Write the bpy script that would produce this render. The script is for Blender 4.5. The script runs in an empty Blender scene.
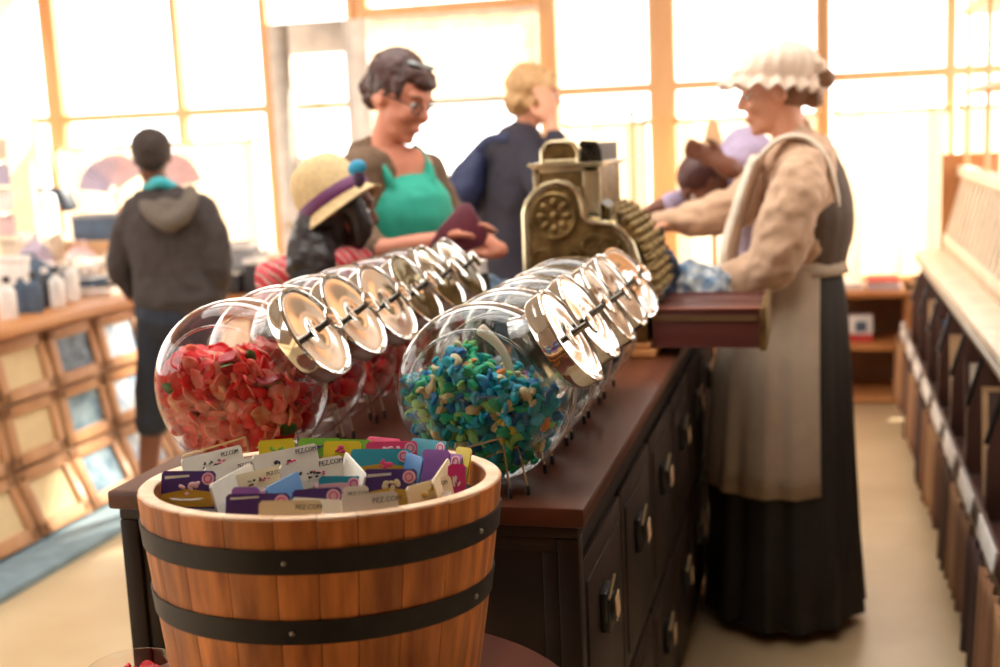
import bpy, bmesh, math, random
from mathutils import Vector, Matrix, Euler, noise
random.seed(7)
R = math.radians
scn = bpy.context.scene
COL = scn.collection

# ------------------------------------------------------------------ camera
F_PX, CAM_H = 1200.0, 1.47
YAW, PITCH, ROLL = 15.13764631, 9.19416017, -2.51938929   # degrees
CAM_R = (Matrix.Rotation(R(YAW), 4, 'Z') @ Matrix.Rotation(math.pi/2 - R(PITCH), 4, 'X') @ Matrix.Rotation(R(ROLL), 4, 'Z'))
cd = bpy.data.cameras.new('camera'); cam = bpy.data.objects.new('camera', cd); COL.objects.link(cam)
cam.matrix_world = Matrix.Translation((0, 0, CAM_H)) @ CAM_R
cd.sensor_width = 36; cd.lens = F_PX/1000*36; cd.clip_start = .05; cd.clip_end = 200
cd.dof.use_dof = True; cd.dof.focus_distance = 1.64; cd.dof.aperture_fstop = 3.2
scn.camera = cam

# ------------------------------------------------------------------ world, sun, window light, exposure
W = bpy.data.worlds.new('daylight'); scn.world = W; W.use_nodes = True
bg = W.node_tree.nodes['Background']; bg.inputs[0].default_value = (1.0, .955, .89, 1); bg.inputs[1].default_value = 3.8
sd = bpy.data.lights.new('sun', 'SUN'); sun = bpy.data.objects.new('sun', sd); COL.objects.link(sun)
sd.energy = 11.0; sd.angle = R(2); sd.color = (1, .88, .70)
sun.rotation_euler = Vector((-.40, -.70, -.58)).to_track_quat('-Z', 'Y').to_euler()
scn.view_settings.view_transform = 'Standard'; scn.view_settings.look = 'None'
scn.view_settings.gamma = 1; scn.view_settings.use_curve_mapping = False
scn.view_settings.exposure = 0.42

# ------------------------------------------------------------------ helpers
def P(px, py, y):
    """world point on the vertical plane at depth y seen at picture point px, py"""
    d = CAM_R.to_3x3() @ Vector((px-500, 333.5-py, -F_PX))
    return Vector((0, 0, CAM_H)) + d*(y/d.y)

def setp(o, label=None, cat=None, group=None, kind=None):
    if label: o['label'] = label
    if cat: o['category'] = cat
    if group: o['group'] = group
    if kind: o['kind'] = kind
    return o

def thing(name, label, cat, loc=(0, 0, 0), group=None):
    o = bpy.data.objects.new(name, None); COL.objects.link(o); o.location = loc
    o.empty_display_size = .05
    return setp(o, label, cat, group)

def wloc(o):
    v = Vector((0, 0, 0))
    while o: v += o.location; o = o.parent
    return v

class MB:
    def __init__(s): s.v = []; s.f = []; s.m = []; s.c = []
    def add(s, vs, fs, mi=0, col=0.):
        b = len(s.v); s.v += [Vector(v) for v in vs]
        for f in fs: s.f.append([i+b for i in f]); s.m.append(mi); s.c.append(col)
        return s
    def box(s, c, d, rot=None, mi=0, col=0., taper=1.):
        x, y, z = d[0]/2, d[1]/2, d[2]/2; t = taper
        vs = [Vector(q) for q in ((-x,-y,-z),(x,-y,-z),(x,y,-z),(-x,y,-z),(-x*t,-y*t,z),(x*t,-y*t,z),(x*t,y*t,z),(-x*t,y*t,z))]
        if rot is not None: vs = [rot @ v for v in vs]
        c = Vector(c)
        return s.add([v+c for v in vs], [(0,3,2,1),(4,5,6,7),(0,1,5,4),(1,2,6,5),(2,3,7,6),(3,0,4,7)], mi, col)
    def box2(s, a, b, mi=0, col=0.):
        a = Vector(a); b = Vector(b); return s.box((a+b)/2, [abs(q) for q in (b-a)], None, mi, col)
    def ell(s, c, r, rot=None, n=14, k=9, mi=0, col=0., fn=None):
        vs = [Vector((0, 0, -1))]
        for i in range(1, k):
            a = math.pi*i/k
            for j in range(n):
                t = 2*math.pi*j/n; vs.append(Vector((math.sin(a)*math.cos(t), math.sin(a)*math.sin(t), -math.cos(a))))
        vs.append(Vector((0, 0, 1)))
        fs = []
        for j in range(n): fs.append((0, 1+(j+1) % n, 1+j))
        for i in range(k-2):
            for j in range(n):
                a = 1+i*n+j; b = 1+i*n+(j+1) % n; fs.append((a, b, b+n, a+n))
        l = len(vs)-1; q = 1+(k-2)*n
        for j in range(n): fs.append((q+j, q+(j+1) % n, l))
        if isinstance(r, (int, float)): r = (r, r, r)
        out = []
        for v in vs:
            w = Vector((v.x*r[0], v.y*r[1], v.z*r[2]))
            if fn: w = fn(w)
            if rot is not None: w = rot @ w
            out.append(w+Vector(c))
        return s.add(out, fs, mi, col)
    def tube(s, pts, rad, n=10, closed=False, mi=0, col=0., squash=1., up=None, caps=True):
        pts = [Vector(p) for p in pts]; m = len(pts)
        if isinstance(rad, (int, float)): rad = [rad]*m
        T = []
        for i in range(m):
            if closed: t = pts[(i+1) % m]-pts[i-1]
            else: t = pts[min(i+1, m-1)]-pts[max(i-1, 0)]
            T.append(t.normalized() if t.length > 1e-9 else Vector((0, 0, 1)))
        a = Vector(up) if up else (Vector((0, 0, 1)) if abs(T[0].z) < .9 else Vector((1, 0, 0)))
        N = (a-T[0]*a.dot(T[0])).normalized(); vs = []
        for i in range(m):
            if up: N = Vector(up)
            N = (N-T[i]*N.dot(T[i])); N = N.normalized() if N.length > 1e-6 else T[i].orthogonal().normalized()
            B = T[i].cross(N); r = rad[i]; r = r if isinstance(r, tuple) else (r, r*squash)
            for j in range(n):
                t = 2*math.pi*j/n; vs.append(pts[i]+N*math.cos(t)*r[0]+B*math.sin(t)*r[1])
        fs = []; k = m if closed else m-1
        for i in range(k):
            for j in range(n):
                p = i*n+j; q = i*n+(j+1) % n; p2 = ((i+1) % m)*n+j; q2 = ((i+1) % m)*n+(j+1) % n
                fs.append((p, q, q2, p2))
        if not closed and caps: fs.append(tuple(range(n-1, -1, -1))); fs.append(tuple((m-1)*n+j for j in range(n)))
        return s.add(vs, fs, mi, col)
    def limb(s, pts, rad, n=12, sub=4, **k):
        """smooth tapered limb with rounded ends"""
        pts = [Vector(p) for p in pts]; m = len(pts); rad = list(rad); P2 = []; R2 = []
        for i in range(m-1):
            p0 = pts[max(i-1, 0)]; p1 = pts[i]; p2 = pts[i+1]; p3 = pts[min(i+2, m-1)]
            for j in range(sub):
                t = j/sub
                P2.append(.5*((2*p1)+(p2-p0)*t+(2*p0-5*p1+4*p2-p3)*t*t+(-p0+3*p1-3*p2+p3)*t**3)); 
                u = t*t*(3-2*t)
                ra, rb = rad[i], rad[i+1]
                R2.append(tuple(ra[q]*(1-u)+rb[q]*u for q in (0, 1)) if isinstance(ra, tuple) else ra*(1-u)+rb*u)
        P2.append(pts[-1]); R2.append(rad[-1])
        sc = lambda r, f: tuple(q*f for q in r) if isinstance(r, tuple) else r*f
        mr = lambda r: min(r) if isinstance(r, tuple) else r
        d0 = (P2[0]-P2[1]).normalized(); d1 = (P2[-1]-P2[-2]).normalized()
        P2 = [P2[0]+d0*mr(R2[0])*.75, P2[0]+d0*mr(R2[0])*.5]+P2+[P2[-1]+d1*mr(R2[-1])*.5, P2[-1]+d1*mr(R2[-1])*.75]
        R2 = [sc(R2[0], .35), sc(R2[0], .8)]+R2+[sc(R2[-1], .8), sc(R2[-1], .35)]
        return s.tube(P2, R2, n, **k)
    def lathe(s, prof, n=32, M=None, mi=0, col=0., a0=0, a1=2*math.pi, fn=None):
        full = abs(a1-a0-2*math.pi) < 1e-6; m = n if full else n+1; vs = []
        for r, z in prof:
            for j in range(m):
                t = a0+(a1-a0)*j/n; v = Vector((r*math.cos(t), r*math.sin(t), z))
                if fn: v = fn(v, t, r, z)
                vs.append(M @ v if M is not None else v)
        fs = []
        for i in range(len(prof)-1):
            for j in range(n if full else m-1):
                p = i*m+j; q = i*m+(j+1) % m; fs.append((p, q, q+m, p+m))
        if full:
            if prof[0][0] > 1e-5: fs.append(tuple(range(m-1, -1, -1)))
            if prof[-1][0] > 1e-5: fs.append(tuple((len(prof)-1)*m+j for j in range(m)))
        return s.add(vs, fs, mi, col)
    def prism(s, poly, d, M=None, mi=0, col=0.):
        """poly in local XZ, thickness d along local Y"""
        n = len(poly); vs = [Vector((x, -d/2, z)) for x, z in poly]+[Vector((x, d/2, z)) for x, z in poly]
        if M is not None: vs = [M @ v for v in vs]
        fs = [tuple(range(n)), tuple(range(2*n-1, n-1, -1))]
        for i in range(n): j = (i+1) % n; fs.append((i, i+n, j+n, j))
        return s.add(vs, fs, mi, col)
    def obj(s, name, mat, parent=None, smooth=True, bevel=0, sub=0, solid=0, remesh=0, smo=0, ang=40, loc=None, label=None):
        me = bpy.data.meshes.new(name); off = wloc(parent)
        if loc is not None: off = off+Vector(loc)
        me.from_pydata([v-off for v in s.v], [], s.f)
        mats = mat if isinstance(mat, (list, tuple)) else [mat]
        for m in mats: me.materials.append(m)
        if len(mats) > 1: me.polygons.foreach_set('material_index', s.m)
        if any(s.c):
            at = me.attributes.new('tone', 'FLOAT', 'FACE'); at.data.foreach_set('value', s.c)
        bm = bmesh.new(); bm.from_mesh(me); bmesh.ops.remove_doubles(bm, verts=bm.verts, dist=1e-6)
        bmesh.ops.recalc_face_normals(bm, faces=bm.faces); bm.to_mesh(me); bm.free()
        o = bpy.data.objects.new(name, me); COL.objects.link(o)
        if parent: o.parent = parent
        if loc is not None: o.location = loc
        if solid: q = o.modifiers.new('solid', 'SOLIDIFY'); q.thickness = solid; q.offset = 0
        if remesh:
            q = o.modifiers.new('remesh', 'REMESH'); q.mode = 'VOXEL'; q.voxel_size = remesh; q.use_smooth_shade = True
            if smo: q = o.modifiers.new('smooth', 'SMOOTH'); q.factor = .5; q.iterations = smo
        if bevel: q = o.modifiers.new('bevel', 'BEVEL'); q.width = bevel; q.segments = 2; q.limit_method = 'ANGLE'; q.angle_limit = R(50)
        if sub: q = o.modifiers.new('sub', 'SUBSURF'); q.levels = sub; q.render_levels = sub
        if o.modifiers:
            dg = bpy.context.evaluated_depsgraph_get(); dg.update()
            nm = bpy.data.meshes.new_from_object(o.evaluated_get(dg), preserve_all_data_layers=True, depsgraph=dg)
            o.modifiers.clear(); o.data = nm; nm.name = name; me = nm
        if smooth: me.shade_smooth() if (remesh or sub) else me.set_sharp_from_angle(angle=R(ang)) if hasattr(me, 'set_sharp_from_angle') else me.shade_smooth()
        if label: o['label'] = label
        return o

def copy_tree(o, loc=None, parent=None):
    c = o.copy(); COL.objects.link(c); c.parent = parent
    for ch in o.children: copy_tree(ch, None, c)
    if loc is not None: c.location = loc
    return c

# ------------------------------------------------------------------ materials (all procedural)
def srgb(c):
    if isinstance(c, str):
        c = c.lstrip('#'); c = [int(c[i:i+2], 16)/255 for i in (0, 2, 4)]
    else: c = [q/255 if max(c) > 1.001 else q for q in c]
    return [((q+.055)/1.055)**2.4 if q > .04045 else q/12.92 for q in c]+[1]
_M = {}
def M(name, col, rough=.6, metal=0., var=.12, scale=12., stretch=(1, 1, 1), bump=0., col2=None, coat=0., sheen=0., transl=0., tone=False, spec=.5, detail=4.):
    if name in _M: return _M[name]
    m = bpy.data.materials.new(name); m.use_nodes = True; nt = m.node_tree; N = nt.nodes; Lk = nt.links
    b = N['Principled BSDF']; c = srgb(col)
    tc = N.new('ShaderNodeTexCoord'); mp = N.new('ShaderNodeMapping'); mp.inputs['Scale'].default_value = stretch
    nz = N.new('ShaderNodeTexNoise'); nz.inputs['Scale'].default_value = scale; nz.inputs['Detail'].default_value = detail
    Lk.new(tc.outputs['Object'], mp.inputs[0]); Lk.new(mp.outputs[0], nz.inputs['Vector'])
    cr = N.new('ShaderNodeValToRGB'); e = cr.color_ramp.elements
    c2 = srgb(col2) if col2 else [min(1, q*(1+var)) for q in c[:3]]+[1]
    c1 = c if col2 else [q*(1-var) for q in c[:3]]+[1]
    e[0].position = .32; e[0].color = c1; e[1].position = .68; e[1].color = c2
    Lk.new(nz.outputs['Fac'], cr.inputs[0]); src = cr.outputs[0]
    if tone:
        at = N.new('ShaderNodeAttribute'); at.attribute_name = 'tone'
        mr = N.new('ShaderNodeMapRange'); mr.inputs[3].default_value = .72; mr.inputs[4].default_value = 1.22
        Lk.new(at.outputs['Fac'], mr.inputs[0])
        mx = N.new('ShaderNodeVectorMath'); mx.operation = 'SCALE'; Lk.new(src, mx.inputs[0]); Lk.new(mr.outputs[0], mx.inputs['Scale']); src = mx.outputs[0]
    Lk.new(src, b.inputs['Base Color'])
    b.inputs['Roughness'].default_value = rough; b.inputs['Metallic'].default_value = metal
    b.inputs['Coat Weight'].default_value = coat; b.inputs['Sheen Weight'].default_value = sheen
    b.inputs['Specular IOR Level'].default_value = spec
    if bump:
        bp = N.new('ShaderNodeBump'); bp.inputs['Strength'].default_value = bump; bp.inputs['Distance'].default_value = .01
        Lk.new(nz.outputs['Fac'], bp.inputs['Height']); Lk.new(bp.outputs[0], b.inputs['Normal'])
    if transl:
        tr = N.new('ShaderNodeBsdfTranslucent'); Lk.new(src, tr.inputs[0]); ms = N.new('ShaderNodeMixShader'); ms.inputs[0].default_value = transl
        Lk.new(b.outputs[0], ms.inputs[1]); Lk.new(tr.outputs[0], ms.inputs[2]); Lk.new(ms.outputs[0], N['Material Output'].inputs[0])
    _M[name] = m; return m
def glass(name, tint=(1, 1, 1), rough=.02, ior=1.5, boost=1.):
    if name in _M: return _M[name]
    m = bpy.data.materials.new(name); m.use_nodes = True; nt = m.node_tree; N = nt.nodes; Lk = nt.links
    N.remove(N['Principled BSDF']); t = N.new('ShaderNodeBsdfTransparent'); t.inputs[0].default_value = (*tint, 1)
    g = N.new('ShaderNodeBsdfGlossy'); g.inputs['Roughness'].default_value = rough; g.inputs[0].default_value = (1, 1, 1, 1)
    lw = N.new('ShaderNodeLayerWeight'); lw.inputs[0].default_value = .5      # Schlick: symmetric for both sides of the thin wall
    fr = N.new('ShaderNodeMath'); fr.operation = 'POWER'; fr.inputs[1].default_value = 4.0; Lk.new(lw.outputs['Facing'], fr.inputs[0])
    mu = N.new('ShaderNodeMath'); mu.operation = 'MULTIPLY_ADD'; mu.inputs[1].default_value = .9*boost; mu.inputs[2].default_value = .035; mu.use_clamp = True
    nz = N.new('ShaderNodeTexNoise'); nz.inputs['Scale'].default_value = 9; bp = N.new('ShaderNodeBump'); bp.inputs['Strength'].default_value = .12; bp.inputs['Distance'].default_value = .01
    tc = N.new('ShaderNodeTexCoord'); Lk.new(tc.outputs['Object'], nz.inputs['Vector']); Lk.new(nz.outputs['Fac'], bp.inputs['Height']); Lk.new(bp.outputs[0], g.inputs['Normal'])
    Lk.new(fr.outputs[0], mu.inputs[0]); ms = N.new('ShaderNodeMixShader')
    Lk.new(mu.outputs[0], ms.inputs[0]); Lk.new(t.outputs[0], ms.inputs[1]); Lk.new(g.outputs[0], ms.inputs[2]); Lk.new(ms.outputs[0], N['Material Output'].inputs[0])
    _M[name] = m; return m

GLASS = glass('jar_glass', (.97, .975, .975), boost=2.1)
PANE = glass('window_glass', (.98, .98, .98))
CLEAR = glass('clear_plastic', (.93, .94, .95), .08, 1.5, 1.2)
CHROME = M('chrome', (225, 222, 216), .09, 1., .03, 6)
WIRE = M('wire_metal', (200, 185, 150), .3, 1., .05)
RUBBER = M('black_rubber', (18, 18, 18), .6)
BARREL = M('barrel_wood', (154, 84, 34), .5, 0, 0, 48, (1, 1, .06), .12, col2=(228, 142, 66), tone=True, detail=8)
RIMW = M('rim_wood', (218, 176, 138), .6, 0, 0, 25, col2=(240, 208, 178), tone=True)
DARKMET = M('black_iron', (38, 36, 36), .5, .5, .25, 30, bump=.08)
RIVET = M('rivet', (150, 145, 135), .35, 1.)
DWOOD = M('dark_wood', (29, 20, 17), .5, 0, 0, 9, (1, .12, 1), .03, col2=(44, 28, 21), coat=.0, spec=.3)
TOPW = M('counter_top_wood', (72, 36, 22), .38, 0, 0, 8, (1, .12, 1), .03, col2=(104, 56, 34), coat=.0, spec=.35)
BLACKP = M('black_pouch', (22, 22, 24), .4)
PAPER = M('paper', (225, 190, 150), .7)
ORWOOD = M('honey_wood', (176, 112, 62), .45, 0, 0, 7, (1, .15, 1), .03, col2=(204, 142, 86))
WINW = M('window_wood', (226, 172, 120), .5, 0, 0, 7, (1, 1, .2), col2=(238, 190, 142))  # orange-tan has the warm bleed of the bright windows mixed in
WHITEP = M('white_paint', (236, 226, 212), .5)
FLOOR = M('floor_vinyl', (196, 168, 128), .35, 0, 0, 2.5, col2=(212, 188, 150), bump=.01)
CURT = M('sheer_curtain', (240, 226, 200), .8, transl=.38, var=.03)
# ------------------------------------------------------------------ the setting
def struct(name, mb, mat, **k):
    o = mb.obj(name, mat, **k); o['kind'] = 'structure'; return o
WY = 7.0
XL, XR, YF, ZC = -5.5, 1.75, -2.5, 3.1
struct('floor', MB().box2((XL, YF, -.05), (XR, WY+.1, 0)), FLOOR)
# ceiling with a skylight strip over the counter
c = MB(); z0, z1 = ZC, ZC+.1
c.box2((XL, YF, z0), (-2.9, WY+.1, z1)); c.box2((XR, YF, z0), (.3, WY+.1, z1)); c.box2((-2.9, YF, z0), (.3, 1.2, z1)); c.box2((-2.9, 4.4, z0), (.3, WY+.1, z1))
for k in range(1): c.box2((-2.9, 2.7+k*1.15, z0-.1), (.3, 2.85+k*1.15, z1))
struct('ceiling', c, M('ceiling_boards', (138, 126, 114), .8))
# back wall: a low panelled wall and glazing above it
def wallb(xs, z0, z1): return MB().box2((xs[0], WY, z0), (xs[1], WY+.1, z1))
w = MB().box2((XL, WY, 0), (-2.68, WY+.1, .5)).box2((-1.48, WY, 0), (XR, WY+.1, .58)).box2((XL, WY, 2.75), (XR, WY+.1, ZC))
struct('wall_back', w, WHITEP, bevel=.004)
def frame(n, xs, bars_z, z0=.55, z1=2.75, t=.05, wide=()):
    f = MB()
    for x in xs: f.box2((x-(.055 if x in wide else t/2), WY-.02, z0), (x+(.055 if x in wide else t/2), WY+.08, z1))
    for z in bars_z: f.box2((xs[0], WY-.015, z-.025), (xs[-1], WY+.06, z+.025))
    o = struct('window_%d' % n, f, WINW, bevel=.004)
    g = MB().box2((xs[0], WY+.04, z0), (xs[-1], WY+.045, z1)).obj('pane', PANE, o, smooth=False)
    return o
frame(1, (XL+.05, -4.84, -3.93, -3.32, -2.74), (.58, 1.72, 2.72), wide=(-4.84,))
frame(2, (-1.53, -.92), (.61, 1.725, 2.72), wide=(-1.53,))
frame(3, (-.85, .0), (.61, 1.725, 2.72), wide=(-.85,))
frame(4, (.03, .68, XR-.06), (.61, 1.725, 2.72))
f = MB().box2((-2.63, WY-.02, 2.22), (-1.60, WY+.08, 2.28)).box2((-2.70, WY-.02, 0), (-2.63, WY+.08, 2.75))
struct('trim_1', f, WINW, bevel=.004)
struct('trim_2', MB().box2((XL, WY-.06, .55), (-2.72, WY+.02, .6)).box2((-1.48, WY-.06, .58), (XR, WY+.02, .63)), WINW, bevel=.004)
# side and front walls
w = MB(); w.box2((XL-.1, YF, 0), (XL, WY+.1, .9)); w.box2((XL-.1, YF, 2.5), (XL, WY+.1, ZC))
for k in range(6): y = YF+k*(WY-YF-.1)/5; w.box2((XL-.1, y, .9), (XL, y+.2, 2.5))
struct('wall_left', w, WHITEP)
w = MB(); w.box2((XR, YF, 0), (XR+.1, WY+.1, .9)); w.box2((XR, YF, 2.6), (XR+.1, WY+.1, ZC)); w.box2((XR, YF, .9), (XR+.1, 3.2, 2.6))
for y in (4.4, 5.6, 6.9): w.box2((XR, y, .9), (XR+.1, y+.2, 2.6))
struct('wall_right', w, M('brown_wall_boards', (112, 96, 84), .6, 0, 0, 6, (1, .2, 1), col2=(138, 120, 104)))
w = MB(); w.box2((XL, YF-.1, 0), (XR, YF, ZC))
struct('wall_front', w, M('front_wall_paint', (120, 100, 84), .8))
# ground outside
struct('ground', MB().box2((-30, WY+.15, -.15), (30, 60, -.1)), M('pale_paving', (225, 215, 200), .8))

# open door leaf, roller blind, curtain rod and curtains
d = MB(); a, b = P(265, 25, 6.2), P(365, 18, 6.2); x0, x1, zt = a.x, b.x, 2.14
y = 6.2
for q in (((x0, y, 0), (x0+.13, y+.045, zt)), ((x1-.13, y, 0), (x1, y+.045, zt)), ((x0+.13, y, zt-.17), (x1-.13, y+.045, zt)), ((x0+.13, y, 0), (x1-.13, y+.045, .75)), ((x0+.13, y, 1.38), (x1-.13, y+.045, 1.42))): d.box2(*q)
do = struct('door_1', d, M('door_white', (240, 228, 215), .45), bevel=.004)
MB().box2((x0+.13, y+.02, .75), (x1-.13, y+.025, zt-.17)).obj('pane', PANE, do, smooth=False)
MB().limb([(x0+.06, y-.01, 1.05), (x0+.06, y-.05, 1.05), (x0+.17, y-.05, 1.05)], [.009]*3).obj('handle', WIRE, do, label='dark metal lever handle')
MB().box2((x0-.01, y-.002, 0), (x0+.012, y+.05, zt)).obj('edge_strip', WINW, do)

bl = thing('roller_blind', 'pale roller blind half lowered over the bright doorway behind the two women', 'blind', (-2.08, 6.95, 2.2))
MB().box2((-2.6, 6.945, 1.71), (-1.58, 6.95, 2.2)).obj('blind_cloth', M('blind_cloth', (250, 240, 225), .8, transl=.5), bl)
MB().limb([(-2.6, 6.947, 2.2), (-1.58, 6.947, 2.2)], [.02, .02]).obj('roller', WHITEP, bl)
MB().limb([(-2.6, 6.947, 1.70), (-1.58, 6.947, 1.70)], [.016, .016]).obj('bottom_bar', M('grey_bar', (130, 125, 120), .5), bl)

BRASSROD = M('brass_rod', (190, 140, 70), .35, .7)
def curtain_run(x0, x1, where, z=1.53, zb=.64, dens=26):
    r = thing('curtain_rod', 'thin brass curtain rod across the windows '+where, 'curtain rod', ((x0+x1)/2, 6.88, z))
    MB().limb([(x0, 6.88, z), (x1, 6.88, z)], [.009, .009]).obj('rod', BRASSROD, r)
    for x in (x0, x1): MB().ell((x, 6.88, z), .02).obj('finial', BRASSROD, r)
    n = max(2, int((x1-x0)*90)); vs = []; fs = []
    rows = 8
    for i in range(rows+1):
        t = i/rows; zz = z+.01-(z-zb)*t
        for j in range(n+1):
            x = x0+(x1-x0)*j/n
            yy = 6.88+.036*(.6+.6*t)*math.sin(x*dens+1.3*math.sin(x*5)+.4*t)+.006*math.sin(x*61)
            vs.append((x, yy, zz))
    for i in range(rows):
        for j in range(n): p = i*(n+1)+j; fs.append((p, p+1, p+n+2, p+n+1))
    o = MB().add(vs, fs).obj('curtain', CURT, ang=180)
    setp(o, 'cream sheer café curtain gathered '+where, 'curtain')
curtain_run(-4.80, -4.0, 'behind the boy, left of the thin mullion')
curtain_run(-3.93, -3.40, 'between the boy and the open door')
curtain_run(-1.42, -.95, 'behind the cash register')
curtain_run(-.78, -.02, 'behind the shop assistant')
curtain_run(.08, .66, 'right of the assistant, above the low shelf')
curtain_run(.72, 1.6, 'behind the tall metal shelf frame at the right')
def rod_post(px, y, zlo, zhi, label):
    p = P(px, 200, y); o = thing('curtain_post', label, 'post', (p.x, y, zlo))
    MB().limb([(p.x, y, zlo), (p.x, y, zhi)], [.012, .010]).obj('pole', BRASSROD, o); MB().ell((p.x, y, zhi+.015), .02).obj('finial', BRASSROD, o)
rod_post(634, 6.7, .0, 1.56, 'thin brown pole in front of the curtain just right of the register top')
rod_post(262, 6.7, .0, 1.52, 'thin brown pole left of the white open door')

# ------------------------------------------------------------------ the counter
CT = .93; cx0, cx1, cy0, cy1 = -1.13, -.335, 1.665, 4.05
ct = thing('display_counter', 'long dark wooden drawer counter carrying the two rows of candy jars', 'counter', ((cx0+cx1)/2, (cy0+cy1)/2, 0))
MB().box2((cx0, cy0, CT-.032), (cx1, cy1, CT)).obj('countertop', TOPW, ct, bevel=.006)
MB().box2((cx0+.012, cy0+.012, CT-.052), (cx1-.012, cy1-.012, CT-.032)).obj('moulding', DWOOD, ct, bevel=.004)
MB().box2((cx0+.03, cy0+.03, .06), (cx1-.03, cy1-.03, CT-.052)).box2((cx0+.06, cy0+.06, 0), (cx1-.06, cy1-.06, .06)).obj('carcass', DWOOD, ct)
for x, y in ((cx1-.045, cy0+.012), (cx0+.012, cy0+.012), (cx1-.045, cy1-.045), (cx0+.012, cy1-.045)):
    MB().box2((x, y, 0), (x+.033, y+.033, CT-.052)).obj('corner_post', DWOOD, ct, bevel=.003)
fp = MB(); yy = cy0+.03
for a, b in (((cx0+.045, .02), (cx1-.045, .09)), ((cx0+.045, CT-.075), (cx1-.045, CT-.052)), ((cx0+.045, .09), (cx0+.07, CT-.075)), ((cx1-.07, .09), (cx1-.045, CT-.075))):
    fp.box2((a[0], yy-.012, a[1]), (b[0], yy, b[1]))
fp.obj('front_frame', DWOOD, ct, bevel=.003)
# drawers on the aisle side, each with a black cup pull and a cream tag
xs = cx1-.03
first = None
cw = .385; rows = ((.08, .44), (.46, .875))
for ci in range(6):
    y0 = cy0+.05+ci*cw
    for z0, z1 in rows:
        yc, zc = y0+cw/2-.035, (z1-.17 if z0 > .3 else z1-.12)
        if first is None:
            d = MB().box2((xs, y0, z0), (xs+.012, y0+cw-.012, z1)).box2((xs+.010, y0+.035, z0+.035), (xs+.016, y0+cw-.047, z1-.035)).obj('drawer', DWOOD, ct, bevel=.003)
            q = MB(); q.prism([(-.028, 0), (.028, 0), (.022, .055), (-.022, .06)], .02, Matrix.Translation((xs+.022, yc, zc-.04)) @ Matrix.Rotation(R(90), 4, 'Z'))
            q.box((xs+.022, yc, zc+.005), (.012, .065, .05))
            q.obj('handle', BLACKP, d, bevel=.002)
            q = MB().tube([(xs+.03, yc-.026, zc+.018), (xs+.034, yc+.012, zc+.048)], .003, 6); q.obj('label_frame', WIRE, d)
            q = MB().box((xs+.039, yc+.008, zc-.004), (.002, .030, .042), Matrix.Rotation(R(14), 3, 'X')); q.obj('tag', PAPER, d, label='cream paper tag')
            MB().ell((xs+.038, yc-.004, zc-.022), .004, n=8, k=6).obj('rivet', RIVET, d)
            first = (d, y0, zc)
        else:
            d, fy, fz = first
            c2 = copy_tree(d, None, ct); c2.location = (0, y0-fy, 0)
            # lower drawers keep the same shape, moved down
            c2.location.z = (z0-rows[0][0])

# ------------------------------------------------------------------ jars
JR, JH, JP = .142, .080, 3.0
JA = R(33); JAX = Vector((math.cos(JA), 0, math.sin(JA)))
def jar_y(r, h=JH, Rr=JR): return h*max(0, 1-(r/Rr)**JP)**(1/JP)
def jar_tree(loc, label):
    L = Vector(loc); t = thing('candy_jar', label, 'jar', L, 'glass candy jars on the counter')
    prof = []
    for i in range(25):
        a = math.pi*i/24; ca, sa = math.cos(a), math.sin(a)
        r = JR*abs(sa)**(2/JP); y = -JH*math.copysign(abs(ca)**(2/JP), ca); prof.append((r if i not in (0, 24) else 0, y))
    Mx = Matrix.Translation(L) @ Matrix.Rotation(R(-90), 4, 'X')
    b = MB().lathe(prof, 56, Mx)
    # ring bead where the flat face meets the round side
    for s in (-1, 1):
        ring = [L+Vector((.108*math.cos(q), s*(jar_y(.108)+.0005), .108*math.sin(q))) for q in [2*math.pi*k/56 for k in range(56)]]
        b.tube(ring, .0022, 6, closed=True)
    Q = JAX.to_track_quat('Z', 'Y').to_matrix().to_4x4(); MN = Matrix.Translation(L) @ Q
    b.lathe([(.074, .098), (.069, .112), (.066, .120), (.066, .138), (.070, .140), (.070, .146), (.064, .146), (.062, .118), (.066, .106)], 48, MN)
    b.obj('glass_body', GLASS, t, ang=60)
    # lid
    l = MB().lathe([(.066, .134), (.076, .134), (.0805, .136), (.0825, .142), (.0825, .152), (.0830, .160), (.0835, .1640), (.0825, .1665), (.0790, .1672), (.0760, .1655), (.0740, .1632), (.070, .1628), (.040, .1645), (.018, .1652), (.014, .1640), (0, .1638)], 56, MN)
    lid = l.obj('lid', CHROME, t, ang=25)
    k = MB().lathe([(0, .168), (.0065, .168), (.0052, .176), (.0052, .196), (.008, .199), (0, .199)], 16, MN).obj('knob_stem', M('dark_chrome', (120, 116, 110), .25, 1.), lid)
    MB().lathe([(0, .197), (.012, .197), (.0195, .199), (.0205, .2015), (.0195, .204), (.012, .2055), (0, .206)], 28, MN).obj('knob', CHROME, lid, ang=30)
    return t
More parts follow.
